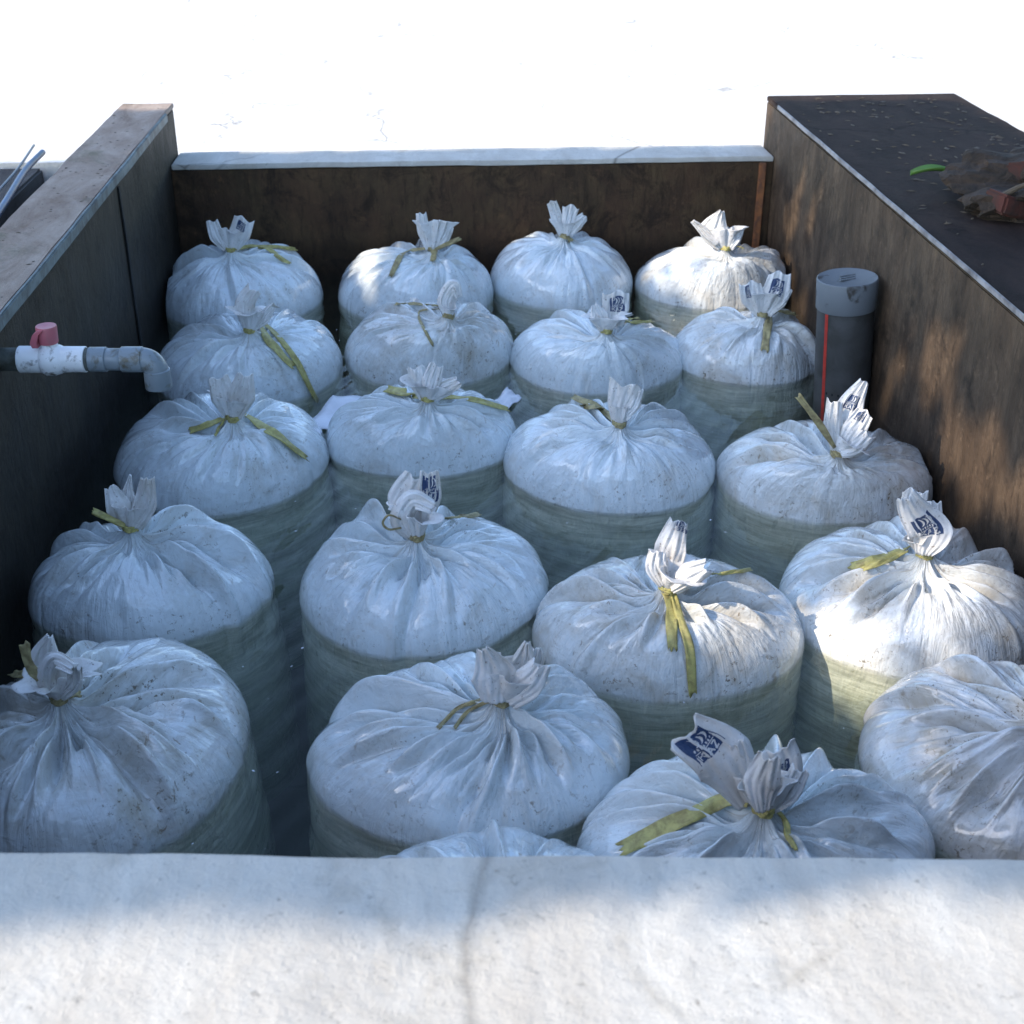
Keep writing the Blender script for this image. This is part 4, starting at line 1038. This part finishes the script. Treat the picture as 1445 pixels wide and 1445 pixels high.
for (gx, gy, ax_, ay_, an, k) in GAPS:
    dx, dy = px_-gx, py_-gy
    u_ = dx*math.cos(an)+dy*math.sin(an); v_ = -dx*math.sin(an)+dy*math.cos(an)
    inside = (u_/ax_)**2+(v_/ay_)**2 < 1+0.35*np.sin(5*np.arctan2(v_, u_)+gx*9)
    drop = rng.uniform(0, 1, NL) > k*0.12
    keep &= ~(inside & drop)
px_, py_, ds = px_[keep], py_[keep], ds[keep]
n = len(px_)
P = np.stack([px_, py_, np.full(n, 0.1)], 1)+SUN[None]*(ds/1.0)[:, None]
size = rng.uniform(0.022, 0.036, n)
nrm = SUN[None]+rng.normal(0, 0.55, (n, 3)); nrm /= np.linalg.norm(nrm, axis=1)[:, None]
t1 = np.cross(nrm, rng.normal(0, 1, (n, 3))); t1 /= np.linalg.norm(t1, axis=1)[:, None]
t2 = np.cross(nrm, t1)
V = np.stack([P-t1*size[:, None]*1.5, P-t2*size[:, None]*.75, P+t1*size[:, None]*1.5, P+t2*size[:, None]*.75], 1).reshape(-1, 3)
cr = mesh_obj('crown', V-np.array(tree.location), np.arange(n*4).reshape(-1, 4), M['leaf'], tree, smooth=False)
cr['kind'] = 'stuff'
TB = np.array(tree.location)
ctr = np.array([0.25, 2.2, .1])+SUN*5.1-TB
tube('trunk', smooth_line([(0, 0, 0), (0.05, 0.1, 1.0), (0.25, 0.2, 2.0), tuple(ctr*0.8)], 20), np.linspace(0.16, 0.05, 20), M['bark'], tree, 16)
for k in range(7):
    rr = np.random.default_rng(40+k)
    s0 = np.array([0.25, 0.2, 2.0])+rr.uniform(-.05, .05, 3)
    e0_ = ctr+HFS*rr.uniform(-1.2, 1.2)+VFS*rr.uniform(-.8, .3)
    tube('limb', smooth_line([s0, (s0+e0_)/2+np.array([0, 0, .25]), e0_], 12), np.linspace(0.035, 0.006, 12), M['bark'], tree, 8)

# ------------------------------------------------------------------ small litter
rng = np.random.default_rng(21)
def litter(name, pts, size, mat, label):
    V, F = [], []
    for i, p in enumerate(pts):
        a = rng.uniform(0, 6.28); l = size*rng.uniform(.5, 1.6); w_ = l*rng.uniform(.25, .6)
        u = np.array([math.cos(a), math.sin(a), 0])*l; v_ = np.array([-math.sin(a), math.cos(a), 0])*w_
        h_ = np.array([0, 0, size*rng.uniform(.15, .35)])
        k = len(V)
        V += [p-u, p-v_, p+u, p+v_, p+h_]
        F += [(k, k+1, k+4), (k+1, k+2, k+4), (k+2, k+3, k+4), (k+3, k, k+4), (k+3, k+2, k+1, k)]
    o = mesh_obj(name, V, F, mat, None, smooth=False); o['kind'] = 'stuff'
    o['label'] = label; o['category'] = 'litter'
    return o
pts = [np.array([rng.uniform(XL+.02, XR-.02), rng.uniform(YN+.02, YF-.02), 0.0006]) for _ in range(220)]
litter('floating_specks', pts, 0.0022, M['sheet'], 'pale specks and scum floating on the tank water')
pts = [np.array([XR+.02+.46*rng.uniform(0, 1)**.8, rng.uniform(1.0, YF+.1), RIM+0.002]) for _ in range(420)]
litter('leaf_litter', pts, 0.009, M['bark'], 'dry leaf crumbs and grit on the right coping')
pts = [np.array([XL-.12+.11*rng.uniform(0, 1), rng.uniform(1.0, YF+.1), RIM+0.001]) for _ in range(120)]
litter('coping_grit', pts, 0.004, M['bark'], 'grit on the left coping')

# ------------------------------------------------------------------ unseen leaf mass added beyond the right wall to cut fill light
added_hedge = empty('added_hedge', (2.9, 1.0, -0.35), 'added green leaf screen beyond the right coping, unseen, cutting light from the right', 'added_hedge')
rng = np.random.default_rng(77)
n = 16000
P = np.stack([rng.normal(0, .28, n), rng.uniform(-4.0, 1.9, n), rng.uniform(0, 1, n)**.8*3.4], 1)
P[:, 0] += 0.15*np.sin(P[:, 1]*3)+0.1*np.sin(P[:, 2]*4)
P[:, 2] *= 1+0.12*np.sin(P[:, 1]*4)
size = rng.uniform(0.035, 0.065, n)
nrm = rng.normal(0, 1, (n, 3)); nrm /= np.linalg.norm(nrm, axis=1)[:, None]
t1 = np.cross(nrm, rng.normal(0, 1, (n, 3))); t1 /= np.linalg.norm(t1, axis=1)[:, None]
t2 = np.cross(nrm, t1)
V = np.stack([P-t1*size[:, None]*1.5, P-t2*size[:, None]*.75, P+t1*size[:, None]*1.5, P+t2*size[:, None]*.75], 1).reshape(-1, 3)
hl = mesh_obj('leaves', V, np.arange(n*4).reshape(-1, 4), M['leaf'], added_hedge, smooth=False); hl['kind'] = 'stuff'
for k in range(8):
    y = -3.7+0.78*k
    tube('stem', smooth_line([(0, y, 0), (0.06, y+.05, 1.2), (-0.05, y-.05, 2.6)], 8), np.linspace(.03, .01, 8), M['bark'], added_hedge, 8)
